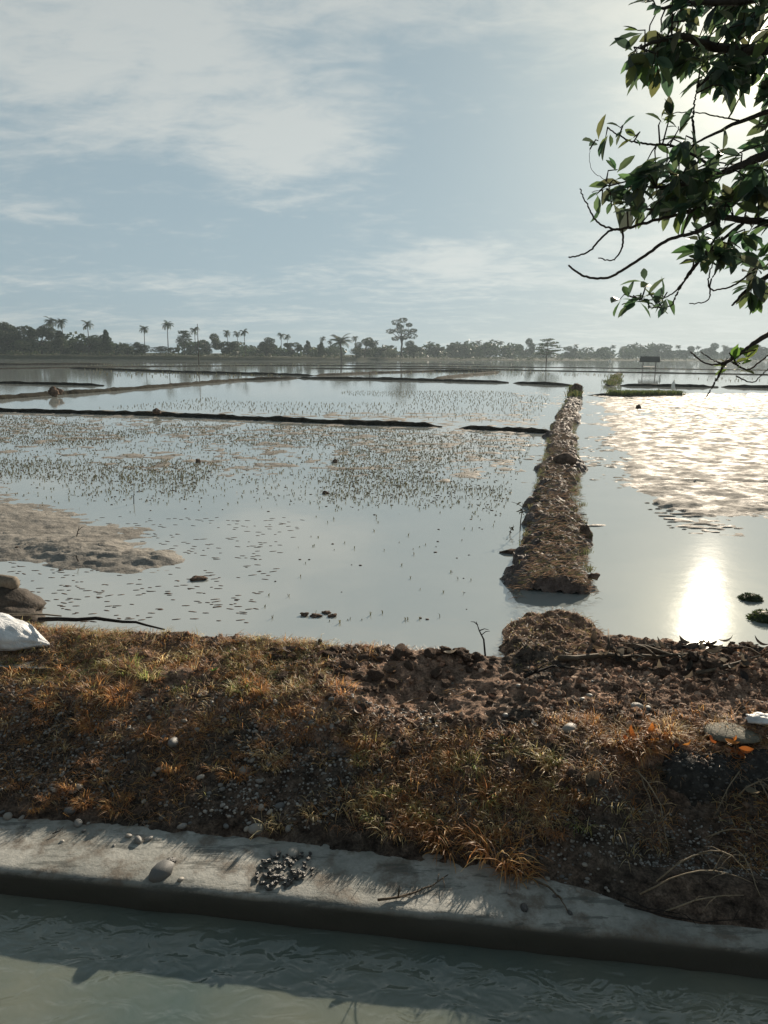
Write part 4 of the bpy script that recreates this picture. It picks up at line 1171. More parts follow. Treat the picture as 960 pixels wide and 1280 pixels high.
# ============================================================ clods on the bank
CL = []
for i in range(6):
    P, fs = lump(140 + i, 3, 0.38, 1.7, (1.0, 0.8, 0.6)); m_ = MB(); m_.raw(P, fs); CL.append(m_.mesh('soil_clod', M['clod'], True))
def place_clod(px, py, r, lab, grp):
    p = on_bank(px, py); o = link('soil_clod', CL[rg.randrange(6)], loc=(p.x, p.y, p.z + r * 0.15)); o.scale = (r * rg.uniform(0.9, 1.4), r, r * rg.uniform(0.7, 1.1)); o.rotation_euler = (rg.uniform(-.4, .4), rg.uniform(-.4, .4), rg.uniform(0, 6.28))
    tag(o, lab, 'clod', grp)
for k in range(46): place_clod(rg.uniform(340, 620), max(816, rg.gauss(828, 14)), rg.uniform(0.02, 0.055), 'dark crumbly soil clod along the crest above the pool', 'clods along the bank crest')
for k in range(46): place_clod(rg.uniform(400, 820), rg.gauss(880, 24), rg.uniform(0.012, 0.04), 'brown soil clod on the bare trampled top of the bank', 'clods on the bare bank top')
for k in range(34): place_clod(rg.uniform(760, 960), max(810, rg.gauss(824, 14)), rg.uniform(0.02, 0.06), 'dark clod in the debris line at the right crest', 'clods in the right debris line')
for k in range(20): place_clod(rg.uniform(420, 760), rg.gauss(975, 30), rg.uniform(0.015, 0.05), 'dark shaded clod among the dry tufts on the middle slope', 'clods among the dry tufts')

# ============================================================ dry grass
ORANGE = [(0.50, 0.23, 0.075), (0.56, 0.30, 0.10), (0.42, 0.18, 0.06), (0.60, 0.38, 0.15), (0.32, 0.14, 0.055)]
STRAW = [(0.58, 0.44, 0.22), (0.52, 0.37, 0.17), (0.64, 0.52, 0.30), (0.40, 0.28, 0.14)]
YELG = [(0.34, 0.30, 0.10), (0.26, 0.27, 0.08), (0.42, 0.34, 0.13), (0.20, 0.24, 0.07)]
BROWN = [(0.24, 0.14, 0.085), (0.33, 0.20, 0.12), (0.16, 0.10, 0.065), (0.40, 0.26, 0.17)]


def tuft_mesh(seed, n, h, spread, cols, droop=0.6, w=0.0045):
    rg = random.Random(seed); mb = MB()
    for k in range(n):
        a = rg.uniform(0, 6.28); r = spread * math.sqrt(rg.random()) * 0.55; p = Vector((math.cos(a) * r, math.sin(a) * r, -0.015))
        a2 = a + rg.gauss(0, 0.9); L_ = h * rg.uniform(0.45, 1.15); e = rg.uniform(0.55, 1.5); pts = [p.copy()]; hv = Vector((math.cos(a2), math.sin(a2), 0))
        kink = rg.random() < 0.25; ns = 4
        for i in range(ns):
            p = p + (hv * math.cos(e) + Vector((0, 0, math.sin(e)))) * (L_ / ns); e -= droop * rg.uniform(0.2, 0.8) + (0.9 if kink and i == 1 else 0); pts.append(p.copy())
        sd = Vector((-hv.y, hv.x, rg.uniform(-0.3, 0.3))).normalized(); ww = w * rg.uniform(0.6, 1.3)
        mb.strip(pts, [ww, ww, ww * 0.85, ww * 0.6, ww * 0.12], sd, rg.choice(cols))
    return mb.mesh('grass_tuft', M['grass'])


TUFT = {'orange': [tuft_mesh(i, 150, 0.095, 0.11, ORANGE + BROWN[1:2], 0.8, .0034) for i in range(5)],
        'straw': [tuft_mesh(20 + i, 90, 0.10, 0.09, STRAW + ORANGE[3:4] + BROWN[:1], .75, .0032) for i in range(5)],
        'yellow': [tuft_mesh(40 + i, 100, 0.095, 0.10, YELG + STRAW[:2], .8, .0032) for i in range(4)],
        'brown': [tuft_mesh(60 + i, 150, 0.06, 0.12, BROWN + ORANGE[2:3] + ORANGE[:1], 0.95, .003) for i in range(5)],
        'sparse': [tuft_mesh(80 + i, 18, 0.10, 0.05, STRAW + YELG[:1], .6, .003) for i in range(4)]}
TN = {'orange': 'rusty orange', 'straw': 'straw coloured', 'yellow': 'yellow-green', 'brown': 'brown matted', 'sparse': 'thin pale'}


def tuft(px, py, kind, size, where, rr=rg):
    p = on_bank(px, py); o = link('grass_tuft', TUFT[kind][rr.randrange(len(TUFT[kind]))], loc=p); s = size * rr.uniform(0.8, 1.2)
    o.scale = (s * rr.uniform(0.9, 1.3), s, s * rr.uniform(0.8, 1.1)); o.rotation_euler = (rr.uniform(-.15, .25), rr.uniform(-.15, .15), rr.uniform(0, 6.28))
    return tag(o, TN[kind] + ' dry grass tuft ' + where, 'grass tuft', where)


singles = [(555, 1050, 'orange', 1.3), (625, 1065, 'orange', 1.55), (645, 1085, 'orange', 1.1), (545, 1030, 'orange', 1.1), (600, 1045, 'orange', 1.1), (800, 930, 'orange', 1.2), (770, 925, 'orange', 1.2), (830, 915, 'orange', 1.1), (700, 950, 'yellow', 1.1), (690, 960, 'straw', 1.0), (430, 1005, 'straw', 1.3), (390, 1020, 'straw', 1.0), (350, 1030, 'straw', 1.0), (330, 1035, 'sparse', 1.2), (480, 990, 'yellow', 0.9), (455, 1000, 'straw', 1.0), (160, 835, 'yellow', 1.3), (130, 830, 'yellow', 1.2), (185, 845, 'yellow', 1.1), (205, 825, 'straw', 1.1), (60, 770, 'straw', 1.0), (75, 768, 'straw', 0.9), (110, 770, 'brown', 1.0), (60, 900, 'brown', 1.2), (110, 905, 'orange', 0.9), (215, 960, 'orange', 0.9), (150, 870, 'orange', 0.9)]
NAMED = ['on the concrete rim left of centre', 'hanging lowest over the concrete rim', 'spilling down right of the lowest hanging tuft', 'just behind the lower left hanging tuft', 'between the two hanging clumps', 'left of the fallen orange leaves', 'at the edge of the gravel block', 'behind the fallen orange leaves', 'on the slope left of the cut bank', 'just below the yellowish tuft by the cut bank', 'upright above the gravel heap on its right', 'at the slope foot above the gravel heap', 'left of the upright tuft over the gravel heap', 'reaching down to the gravel heap', 'right of the upright tuft over the heap', 'close beside the upright tuft over the heap', 'right of the white sack, brightest', 'nearest the white sack', 'right of the brightest patch by the sack', 'behind the brightest patch by the sack', 'beside the boulder at the left', 'right of the boulder by the water', 'at the water edge beyond the dark pole', 'below the white sack at the left', 'right of the tuft below the white sack', 'among the pebbles on the left slope', 'under the bright patch by the sack']
for (px, py, kd, s), wh in zip(singles, NAMED):
    o = tuft(px, py, kd, s, wh); del o['group']; o['group'] = 'dry grass tufts on the bank'
areas = [  # px box, count, kinds, size, phrase
    (0, 330, 820, 880, 42, ('brown', 'yellow', 'orange', 'straw', 'brown'), (0.7, 1.15), 'in the thick growth right of the white sack'),
    (0, 330, 880, 1010, 52, ('brown', 'brown', 'orange', 'sparse', 'straw'), (0.55, 1.0), 'scattered over the pebbly left slope'),
    (300, 480, 830, 960, 34, ('brown', 'brown', 'orange', 'straw'), (0.6, 1.0), 'left of the bare trampled soil'),
    (440, 740, 930, 1040, 60, ('brown', 'orange', 'brown', 'straw', 'yellow'), (0.65, 1.1), 'on the middle slope above the concrete'),
    (720, 960, 890, 925, 18, ('orange', 'brown', 'straw'), (0.6, 1.0), 'on the top of the bank at the right'),
    (640, 790, 990, 1070, 16, ('sparse', 'brown', 'sparse'), (0.7, 1.1), 'in the dark hollow left of the gravel block'),
    (30, 330, 775, 810, 22, ('straw', 'brown', 'sparse'), (0.5, 0.9), 'along the water edge at the left'),
    (280, 960, 800, 815, 18, ('sparse', 'brown'), (0.4, 0.7), 'along the crest of the bank'),
]
for x0, x1, y0, y1, n, kinds, (s0, s1), wh in areas:
    for k in range(n): tuft(rg.uniform(x0, x1), rg.uniform(y0, y1), rg.choice(kinds), rg.uniform(s0, s1), wh)
# the rest of the matted dead grass, past counting
mb = MB()
def mat_grass(n, u0, u1, v0, v1, cols, h, thr):
    ua = np.array([rg.uniform(u0, u1) for _ in range(n)]); va = np.array([rg.uniform(v0, v1) for _ in range(n)])
    kp = (fbm(ua * 1.9, va * 1.9, 68, 3) > thr) & (((ua - 0.25) / 0.75) ** 2 + ((va - 1.6) / 0.40) ** 2 > 1); xa, ya = xy(ua[kp], va[kp]); za = bank_z(xa, ya)
    for x, y, z in zip(xa.tolist(), ya.tolist(), za.tolist()):
        cc = [rg.choice(cols) for _ in range(3)]
        for k in range(rg.randint(14, 34)):
            a = rg.uniform(0, 6.28); r = 0.05 * math.sqrt(rg.random()); p = Vector((x + math.cos(a) * r, y + math.sin(a) * r, z - .008)); a += rg.gauss(0, 1); e = rg.uniform(0.3, 1.4); L_ = h * rg.uniform(.5, 1.2); hv = Vector((math.cos(a), math.sin(a), 0)); pts = [p.copy()]
            for i in range(3): p = p + (hv * math.cos(e) + Vector((0, 0, math.sin(e)))) * (L_ / 3); e -= rg.uniform(.2, 1.0); pts.append(p.copy())
            w = rg.uniform(.0018, .0036); mb.strip(pts, [w, w, w * .8, w * .15], Vector((-hv.y, hv.x, rg.uniform(-.3, .3))).normalized(), rg.choice(cc))
mat_grass(330, -3.0, -0.3, 1.1, 2.0, YELG[2:3] + STRAW + ORANGE + BROWN, .075, -.25)
mat_grass(330, -3.0, 0.2, 0.5, 1.2, ORANGE + BROWN + STRAW[3:], .065, -.05)
mat_grass(380, -0.2, 1.3, 0.48, 1.15, ORANGE + BROWN + STRAW[:2], .075, -.2)
mat_grass(160, 0.7, 2.6, 0.9, 1.4, ORANGE + BROWN, .075, -.1)
tag(mb.build('matted_grass', M['grass']), 'matted dead orange and straw grass covering the bank', 'grass', kind='stuff')
# uncountable dead stems and straw lying on the soil
mb = MB()
def litter(n, u0, u1, v0, v1, cols, L0, L1, thr=0.0, w=0.0030, zf=None):
    us = np.array([rg.uniform(u0, u1) for _ in range(n)]); vs = np.array([rg.uniform(v0, v1) for _ in range(n)])
    keep = (vnoise(us * 2.2, vs * 2.2, 88) > thr) & (((us - 0.25) / 0.75) ** 2 + ((vs - 1.55) / 0.42) ** 2 > np.where(np.arange(n) % 7 == 0, 0, 1)); us, vs = us[keep], vs[keep]; X_, Y_ = xy(us, vs); Z_ = bank_z(X_, Y_) if zf is None else zf(X_, Y_)
    for x, y, z in zip(X_, Y_, Z_):
        a = rg.uniform(0, 6.28); L_ = rg.uniform(L0, L1); d = Vector((math.cos(a), math.sin(a), rg.uniform(-0.1, 0.45))).normalized(); p = Vector((x, y, z + 0.004)); b = Vector((rg.gauss(0, .25), rg.gauss(0, .25), rg.gauss(0.1, .2))) * L_
        mb.strip([p, p + d * L_ * 0.5 + b * 0.5, p + d * L_ + Vector((0, 0, -0.1 * L_))], [w, w * 0.9, w * 0.3], Vector((-d.y, d.x, 0.4)).normalized(), rg.choice(cols))
litter(24000, -3.0, 0.3, 0.45, 2.05, BROWN + ORANGE[:2] + STRAW[3:], 0.02, 0.09, 0.36)
litter(15000, 0.0, 2.9, 0.50, 1.25, BROWN + ORANGE + STRAW[:2], 0.02, 0.08, 0.34)
litter(11000, -0.5, 2.9, 1.1, 2.3, BROWN[:3] + BROWN, 0.01, 0.05, 0.30)
litter(6000, -3, -0.6, 1.3, 2.05, YELG + STRAW, 0.04, 0.11, 0.45)
tag(mb.build('dry_litter', M['grass']), 'loose dead grass and straw covering the bank', 'litter', kind='stuff')
# dead straw matted into the bund and the mound
mb = MB()
for k in range(5200):
    y = 5.9 * (26 / 5.9) ** (rg.random() ** 1.3); bxf = bund_xf(y); x = bxf + rg.uniform(-0.34, 0.34); q = abs(x - bxf) / 0.375
    z = -0.10 + 0.30 * (1 - q ** 3.2) + rg.uniform(-0.01, 0.03); a = rg.gauss(0, 0.6) + (math.pi if rg.random() < .5 else 0); L_ = rg.uniform(0.03, 0.10)
    d = Vector((math.cos(a), math.sin(a), rg.uniform(-.25, .35))); p = Vector((x, y, z)); mb.strip([p, p + d * L_ * .5 + Vector((0, 0, .01)), p + d * L_], [.005, .005, .002], Vector((0, 0.8, 0.6)), rg.choice(BROWN + [(0.10, 0.09, 0.05), (0.16, 0.15, 0.07)]))
for k in range(5200):
    i_, j_ = rg.randrange(gx.shape[0]), rg.randrange(gx.shape[1]); z = float(MOUND_Z[i_, j_])
    if z < 0.03: continue
    a = rg.uniform(0, 6.28); L_ = rg.uniform(0.02, 0.07); d = Vector((math.cos(a), math.sin(a), rg.uniform(-.1, .4))); p = Vector((gx[i_, j_], gy[i_, j_], z)); mb.strip([p, p + d * L_ * .5 + Vector((0, 0, .008)), p + d * L_], [.004, .004, .001], Vector((-d.y, d.x, .5)).normalized(), rg.choice(BROWN + YELG[2:3] + STRAW[3:]))
pts = []
for k in range(420):
    y = 6.3 * (42 / 6.3) ** rg.random(); sd_ = -1 if rg.random() < .7 else 1; pts.append((bund_xf(y) + sd_ * rg.uniform(.18, .36), y, 0.0 + rg.uniform(0, .08)))
weeds(mb, pts, rg, 0.075, [(0.10, 0.11, 0.045), (0.13, 0.13, 0.06), (0.17, 0.14, 0.08), (0.07, 0.075, 0.035)], 0.005, 9)
tag(mb.build('bund_straw', M['grass']), 'dead straw matted on the long bund and its stub', 'straw', kind='stuff')


# ============================================================ sticks, driftwood, fallen leaves
def stick(pts, r, label, mat='twig', name='fallen_twig', cat='twig', lift=0.01, forks=0, n=6):
    P = [on_bank(px, py, lift) if len(q) == 0 else Vector((*at(px, py, q[0]).xy, q[0])) for px, py, *q in pts]
    o0 = P[0].copy(); mb = MB(); pp = []
    for a, b in zip(P[:-1], P[1:]):
        for i in range(3): pp.append(a.lerp(b, i / 3) - o0 + Vector((0, 0, rg.uniform(0, r))))
    pp.append(P[-1] - o0); m = len(pp); mb.tube(pp, [r * (1 - 0.65 * i / (m - 1)) for i in range(m)], n)
    for k in range(forks):
        b = pp[rg.randrange(m // 4, m - 1)]; d = Vector((rg.gauss(0, 1), rg.gauss(0, 1), rg.uniform(0.1, 0.7))).normalized() * rg.uniform(3, 8) * r * 2; mb.tube([b, b + d * .5 + Vector((0, 0, r)), b + d], [r * .5, r * .4, r * .15], 5)
    return tag(mb.build(name, M[mat], loc=o0, smooth=True), label, cat)


stick([(48, 777, .16), (120, 775, .17), (170, 780, .15), (206, 787, .11)], 0.016, 'long dark pole lying at the left crest beyond the white sack', 'charwood', 'dark_pole', 'pole')
stick([(-60, 771, .19), (20, 770, .19), (77, 770, .18)], 0.013, 'pale flat-topped plank behind the white sack', 'logwood', 'plank', 'plank')
stick([(472, 1130), (510, 1124), (540, 1112), (560, 1096)], 0.006, 'mossy dark twig lying across the middle of the concrete', 'twig', forks=5)
stick([(650, 1095), (685, 1112), (700, 1128), (709, 1142)], 0.006, 'brown twig hanging from the lowest tuft onto the concrete', 'twig', forks=2)
stick([(780, 1135), (830, 1150), (880, 1158), (935, 1152)], 0.004, 'thin dark twig along the right part of the concrete', 'charwood', forks=4)
stick([(770, 1122), (810, 1140), (850, 1146)], 0.004, 'dark short twig at the right end of the lit concrete', 'charwood', forks=2)
stick([(66, 1046), (75, 1041), (80, 1036)], 0.003, 'tiny dark twig on the left concrete', 'charwood', forks=1)
stick([(698, 832), (760, 828), (820, 830), (872, 822)], 0.020, 'grey driftwood branch lying right of the earth mound', 'twig', 'driftwood', 'driftwood', 0.03, 4)
stick([(790, 818), (815, 812), (838, 810)], 0.012, 'short dark branch lying at the right crest near the sun glint', 'charwood', 'driftwood', 'driftwood', 0.02, 0)
stick([(842, 816), (880, 812), (925, 815), (965, 810)], 0.013, 'dark weathered branch along the right crest', 'charwood', 'driftwood', 'driftwood', 0.02, 0)
stick([(870, 850), (920, 838), (965, 822)], 0.014, 'pale thin branch in the debris at the right picture edge', 'twig', 'driftwood', 'driftwood', 0.03, 2)
stick([(655, 850), (690, 838), (730, 842)], 0.010, 'thin dark branch in front of the earth mound', 'charwood', 'driftwood', 'driftwood', 0.02, 3)
stick([(185, 1012), (260, 950), (300, 935), (345, 925)], 0.004, 'long thin stem lying diagonally over the left pebbles', 'twig', forks=3)
# pale stems bent over the cut bank
def stem(px0, py0, px1, py1, arch, label, r=0.004):
    a = on_bank(px0, py0, 0.0); b = on_bank(px1, py1, 0.02); mb = MB(); pts = []
    for i in range(9):
        t = i / 8; pts.append(a.lerp(b, t) - a + Vector((rg.gauss(0, .004), -0.05 * math.sin(math.pi * t) * arch * 3, arch * math.sin(math.pi * t))))
    mb.tube(pts, [r * (1 - .6 * i / 8) for i in range(9)], 5)
    for k in range(3):
        q = pts[rg.randrange(2, 7)]; d = Vector((rg.gauss(0, 1), -abs(rg.gauss(0, .5)), rg.gauss(0, .5))).normalized() * rg.uniform(.05, .12); mb.tube([q, q + d * .5 + Vector((0, 0, .01)), q + d], [r * .5, r * .4, r * .15], 4)
    tag(mb.build('bent_stem', M['paletwig'], loc=a, smooth=True), label, 'stem', 'pale dry stems at the cut bank')
for i, (a0, a1, b0, b1, ar) in enumerate(((788, 960, 840, 1075, .10), (792, 955, 830, 1070, .05), (800, 1120, 940, 1110, .10), (830, 1140, 930, 1125, .03), (850, 1080, 945, 1110, .12), (930, 960, 890, 1030, .06), (940, 970, 965, 1060, .08), (880, 1050, 960, 1060, .06), (820, 1105, 905, 1078, .08), (900, 1060, 950, 1130, .08), (920, 1000, 965, 1000, .09), (735, 950, 775, 1005, .06))):
    stem(a0, a1, b0, b1, ar, 'pale dry stem arching over the dark cut bank at the lower right')


def leaf_obj(p, L_, W_, col, label, group, curl, rg, name='fallen_leaf', tilt=0.5):
    mb = MB(); n = 6
    for i in range(n):
        t0, t1 = i / n, (i + 1) / n
        w0, w1 = W_ * math.sin(math.pi * t0 ** 0.8) * .5, W_ * math.sin(math.pi * t1 ** 0.8) * .5
        z0, z1 = curl * L_ * (t0 - .5) ** 2 * 2, curl * L_ * (t1 - .5) ** 2 * 2
        for s in (-1, 1):
            mb.poly([(t0 * L_, 0, z0), (t0 * L_, s * w0, z0 + w0 * .45), (t1 * L_, s * w1, z1 + w1 * .45), (t1 * L_, 0, z1)], col)
    o = mb.build(name, M['dead_leaf'], loc=p); o.rotation_euler = (rg.uniform(-tilt, tilt), rg.uniform(-tilt, tilt * .5), rg.uniform(0, 6.28))
    return tag(o, label, 'leaf', group)


OL = [(0.48, 0.17, 0.035), (0.40, 0.13, 0.03), (0.52, 0.22, 0.05), (0.33, 0.10, 0.03)]
for i, (px, py, s) in enumerate(((930, 962, 1.3), (924, 945, 1.0), (905, 938, 1.0), (884, 932, 1.0), (915, 935, .9), (790, 935, 1.1), (825, 938, 1.1), (838, 942, 1.0), (812, 928, 1.0), (800, 945, .9), (855, 945, .8), (778, 928, .9))):
    leaf_obj(on_bank(px, py, .03), .075 * s, .045 * s, OL[i % 4], 'curled orange fallen leaf at the top of the gravel block', 'orange leaves at the gravel block', .6, rg, tilt=1.0)
for i in range(46):
    px, py = rg.uniform(690, 960), max(810, rg.gauss(828, 14))
    leaf_obj(on_bank(px, py, .02), rg.uniform(.05, .12), rg.uniform(.025, .05), rg.choice([(.055, .045, .035), (.09, .07, .05), (.035, .03, .028), (.13, .11, .085)]), 'dark curled dead leaf in the debris line at the right crest', 'dead leaves in the right debris line', .5, rg, tilt=.9)
for i in range(34):
    px, py = rg.uniform(60, 640), max(818, rg.gauss(840, 30))
    leaf_obj(on_bank(px, py, .02), rg.uniform(.03, .07), rg.uniform(.018, .035), rg.choice([(.15, .09, .06), (.26, .17, .11), (.10, .06, .045), (.34, .26, .19)]), 'brown dry leaf scattered on the upper bank', 'dry leaves on the upper bank', .5, rg, tilt=.7)
for px, py, s, c, lab in ((315, 838, .08, (.36, .27, .19), 'pale upright dry leaf on the left crest'), (408, 822, .13, (.12, .075, .06), 'large dark red-brown leaf standing on the crest above the pool'), (352, 820, .11, (.11, .07, .055), 'dark red-brown leaf left of the large standing leaf'), (445, 893, .10, (.15, .085, .06), 'dark pointed leaf standing at the edge of the trampled soil'), (555, 824, .09, (.42, .34, .26), 'pale dry leaf left of the earth mound'), (836, 975, .10, (.10, .085, .06), 'grey flat leaf on the gravel block, left of two'), (852, 976, .07, (.14, .12, .08), 'grey flat leaf on the gravel block, right of two'), (932, 1000, .11, (.20, .17, .12), 'pale leaf hanging down the face of the gravel block'), (275, 842, .07, (.08, .20, .04), 'only fresh green leaf on the left bank'), (745, 975, .12, (.10, .08, .06), 'large grey dead leaf at the top of the dark hollow'), (670, 918, .07, (.55, .55, .53), 'whitish shell-like leaf on the dark trampled earth')):
    leaf_obj(on_bank(px, py, .03), s, s * .5, c, lab, None, .5, rg, tilt=.5)

for i in range(30):
    px, py = rg.uniform(765, 960), rg.uniform(811, 838)
    leaf_obj(on_bank(px, py, .035), rg.uniform(.07, .13), rg.uniform(.03, .055), rg.choice([(.05, .042, .036), (.085, .072, .058), (.035, .03, .028), (.16, .14, .115)]), 'large curled dead leaf piled in the debris at the right crest', 'large dead leaves piled at the right crest', .7, rg, tilt=.55)
for px, py in ((905, 806), (920, 803), (893, 808), (935, 800), (875, 806)): tuft(px, py, 'sparse', 1.25, 'rising over the right crest near the sun glint')
# ============================================================ left: boulder, log, white sack
def lumpthing(name, px, py, z, sc, label, cat, mat, seed, amp=.15, freq=1.2, sub=4):
    p = at(px, py, z); P, fs = lump(seed, sub, amp, freq, sc); mb = MB(); mb.raw(P, fs)
    return tag(mb.build(name, M[mat], loc=p, smooth=True), label, cat)


lumpthing('boulder', 5, 762, .10, (.30, .22, .17), 'brown-grey boulder at the water edge above the white sack', 'boulder', 'boulder', 4, .24, 1.5)
mb = MB(); mb.tube([(-.5, .05, 0), (-.25, .02, .01), (0, 0, .0), (.10, -.01, -.005), (.125, -.012, -.006)], [.065, .062, .06, .055, .035], 14)
p = at(2, 728, .30); tag(mb.build('log', M['logwood'], loc=p, smooth=True), 'pale rounded log end resting on the boulder at the left edge', 'log')

nu, nv = 90, 48; th = np.linspace(0, 2 * np.pi, nu); ph = np.linspace(0.0, np.pi, nv); TH, PH = np.meshgrid(th, ph)
# x along the sack, pinched tail at +x
xx = -np.cos(PH); rr_ = np.sin(PH) ** 0.55 * np.interp(xx, [-1, -.2, .45, .8, 1], [1.0, 1.0, .72, .34, .12])
fold = 0.15 * (ridged(xx * 2.2 + np.sin(TH) * .8, np.cos(TH) * 1.6 + xx * 1.1, 201, 3) - .5) + 0.05 * np.sin(TH * 7 + xx * 5)*np.clip(xx + .2, 0, 1)
rr_ = rr_ * (1 + fold * 1.5)
SX = .36 * xx; SY = .19 * rr_ * np.cos(TH); SZ = .125 * rr_ * np.sin(TH) - np.clip(xx - .1, 0, 1) * .045
SZ = np.maximum(SZ, -.06 + .004 * np.sin(TH * 3)) 
p = on_bank(-4, 806); o = link('white_sack', grid_mesh('white_sack', SX, SY, SZ, M['cloth']), loc=p + Vector((0, 0.05, .06))); o.rotation_euler = (0, 0.05, -.12)
tag(o, 'crumpled white plastic sack lying on the bank at the left edge', 'sack')

# ============================================================ right: broken gravel block and stone slab
bx = np.linspace(-1, 1, 60); sec = [(-.30, -.40), (-.29, -.30), (-.27, -.20), (-.25, -.12), (-.23, -.05), (-.20, .00), (-.15, .03), (-.05, .045), (.08, .05), (.2, .04), (.32, 0.0), (.36, -.12), (.36, -.4)]
sec2 = []
for a, b in zip(sec[:-1], sec[1:]):
    for k in range(5): sec2.append((a[0] + (b[0] - a[0]) * k / 5, a[1] + (b[1] - a[1]) * k / 5))
sec2.append(sec[-1]); X = np.zeros((len(sec2), 60)); Y = X.copy(); Z = X.copy()
for i, (sy, sz) in enumerate(sec2):
    endk = 1 - np.abs(bx) ** 10
    X[i] = bx * .48 * (1 - 0.06 * (sz < -.1)); Y[i] = sy * (0.25 + .75 * endk) + .05 * fbm(bx * 2, bx * 0 + sz * 6, 301, 3); Z[i] = sz * 1.0 + (endk - 1) * .45 * (sz > -.3) + .03 * fbm(bx * 2.5, bx * 0 + sy * 5, 305, 3)
Y += .018 * fbm(X * 16, Z * 16, 311, 3) + .014 * (ridged(X * 28, Z * 28, 313) - .5); Z += .012 * fbm(X * 18, Y * 18, 317, 3)
blk = empty('gravel_block', at(918, 960, .0) + Vector((0.08, .17, -.02)), -.06)
tag(blk, 'dark broken block of gravelly concrete in the cut bank at the lower right', 'block')
link('body', grid_mesh('body', X, Y, Z, M['gritty']), blk)
mb = MB()
for k in range(340):
    i_, j_ = rg.randrange(4, 34), rg.randrange(3, 57); p = Vector((X[i_, j_], Y[i_, j_], Z[i_, j_])); r = rg.uniform(.003, .011) * (1.5 if rg.random() < .06 else 1); g = rg.uniform(.035, .10)
    mb.raw([p + Vector((v.x * r * 1.2, v.y * r * .7 - r * .1, v.z * r * .9)) for v in V1], F1, (g, g, g * .97))
tag(mb.build('embedded_stones', M['gravel'], blk, smooth=True), kind='stuff')
p = on_bank(918, 922); P, fs = lump(9, 3, .10, 1.0, (.15, .11, .022)); mb = MB(); mb.raw(P, fs)
tag(mb.build('stone_slab', M['slab'], loc=p + Vector((0, 0.02, .012)), smooth=True), 'flat olive-grey round stone slab behind the gravel block', 'stone')
p = on_bank(950, 906); P, fs = lump(19, 3, .35, 2.2, (.075, .05, .028)); mb = MB(); mb.raw(P, fs)
tag(mb.build('plastic_scrap', M['cloth'], loc=p + Vector((0, 0, .03)), smooth=True), 'small white crumpled plastic scrap at the right edge behind the slab', 'scrap')

# ============================================================ overhanging tree at the right
TREE = empty('overhanging_tree', (5.6, 5.0, 0.08)); tag(TREE, 'overhanging leafy tree branch reaching in from the upper right', 'tree')
T0 = Vector(TREE.location); rg = random.Random(314)
LEAFC = [(0.075, 0.125, 0.070), (0.095, 0.150, 0.078), (0.065, 0.105, 0.065), (0.13, 0.185, 0.075)]
mb = MB(); mb.tube([Vector((0, 0, -.2)), Vector((.05, 0, .6)), Vector((0, -.02, 1.6)), Vector((-.12, -.05, 2.8)), Vector((-.1, 0, 4.0)), Vector((.1, .1, 5.6))], [.24, .19, .16, .14, .10, .05], 12); mb.build('trunk', M['bark'], TREE, smooth=True)


def curve(ctrl, n=10):
    out = []; P = [ctrl[0]] + ctrl + [ctrl[-1]]
    for i in range(1, len(P) - 2):
        for k in range(n):
            t = k / n; a, b, c, d = P[i - 1], P[i], P[i + 1], P[i + 2]
            out.append(0.5 * ((2 * b) + (c - a) * t + (2 * a - 5 * b + 4 * c - d) * t * t + (3 * b - a - 3 * c + d) * t ** 3))
    out.append(P[-2]); return out


def pp_(px, py, d): return at(px, py, depth=d) - T0


BR = []
def branch(ctrl, r0, r1, wob=.003):
    c = curve([v if isinstance(v, Vector) else pp_(*v) for v in ctrl]); c = [c[0]] + [q + Vector((rg.gauss(0, wob), rg.gauss(0, wob), rg.gauss(0, wob))) * .6 for q in c[1:]]
    mb = MB(); m = len(c); mb.tube(c, [r0 + (r1 - r0) * i / (m - 1) for i in range(m)], 6); mb.build('branch', M['bark'], TREE, smooth=True); BR.append(c); return c


TK = lambda z: Vector((-.08, 0, z))
branch([TK(3.6), (1080, 40, 4.8), (985, 60, 4.6), (900, 60, 4.4), (850, 45, 4.3), (800, 60, 4.25)], .05, .006)
branch([TK(3.9), (1100, -60, 4.7), (1000, -20, 4.5), (930, 0, 4.5), (860, 5, 4.4), (822, 12, 4.4)], .05, .005)
branch([TK(2.6), (1080, 190, 4.7), (990, 185, 4.5), (930, 205, 4.4), (880, 225, 4.3), (820, 235, 4.25)], .05, .006)
branch([TK(2.9), (1100, 120, 4.8), (1000, 130, 4.6), (930, 150, 4.5), (868, 180, 4.4)], .035, .005)
branch([(868, 178, 4.4), (866, 150, 4.4), (868, 128, 4.38), (872, 110, 4.38)], .008, .003)
branch([(930, 152, 4.5), (900, 146, 4.45), (868, 140, 4.4), (835, 142, 4.4)], .005, .002)
branch([(900, 215, 4.35), (850, 185, 4.3), (810, 180, 4.3), (785, 175, 4.3), (760, 160, 4.3)], .008, .003)
branch([TK(2.0), (1070, 320, 4.7), (990, 285, 4.5), (930, 275, 4.4), (860, 265, 4.3), (795, 260, 4.25)], .04, .005)
branch([(870, 262, 4.3), (820, 275, 4.25), (785, 285, 4.2), (760, 290, 4.2), (735, 315, 4.2), (711, 322, 4.2)], .010, .004)
branch([(775, 287, 4.2), (750, 280, 4.2), (735, 258, 4.2), (725, 236, 4.2)], .006, .003)
branch([(778, 288, 4.2), (778, 308, 4.2), (766, 325, 4.2), (748, 322, 4.2)], .006, .003)
branch([(740, 240, 4.22), (762, 232, 4.22), (740, 212, 4.22), (737, 186, 4.22)], .002, .001)
branch([(905, 270, 4.3), (870, 290, 4.2), (835, 300, 4.15), (795, 327, 4.15), (760, 347, 4.15), (730, 345, 4.15), (711, 332, 4.15)], .012, .005)
branch([(930, 278, 4.4), (890, 310, 4.3), (862, 340, 4.25), (845, 370, 4.25), (838, 382, 4.25), (810, 385, 4.25)], .009, .003)
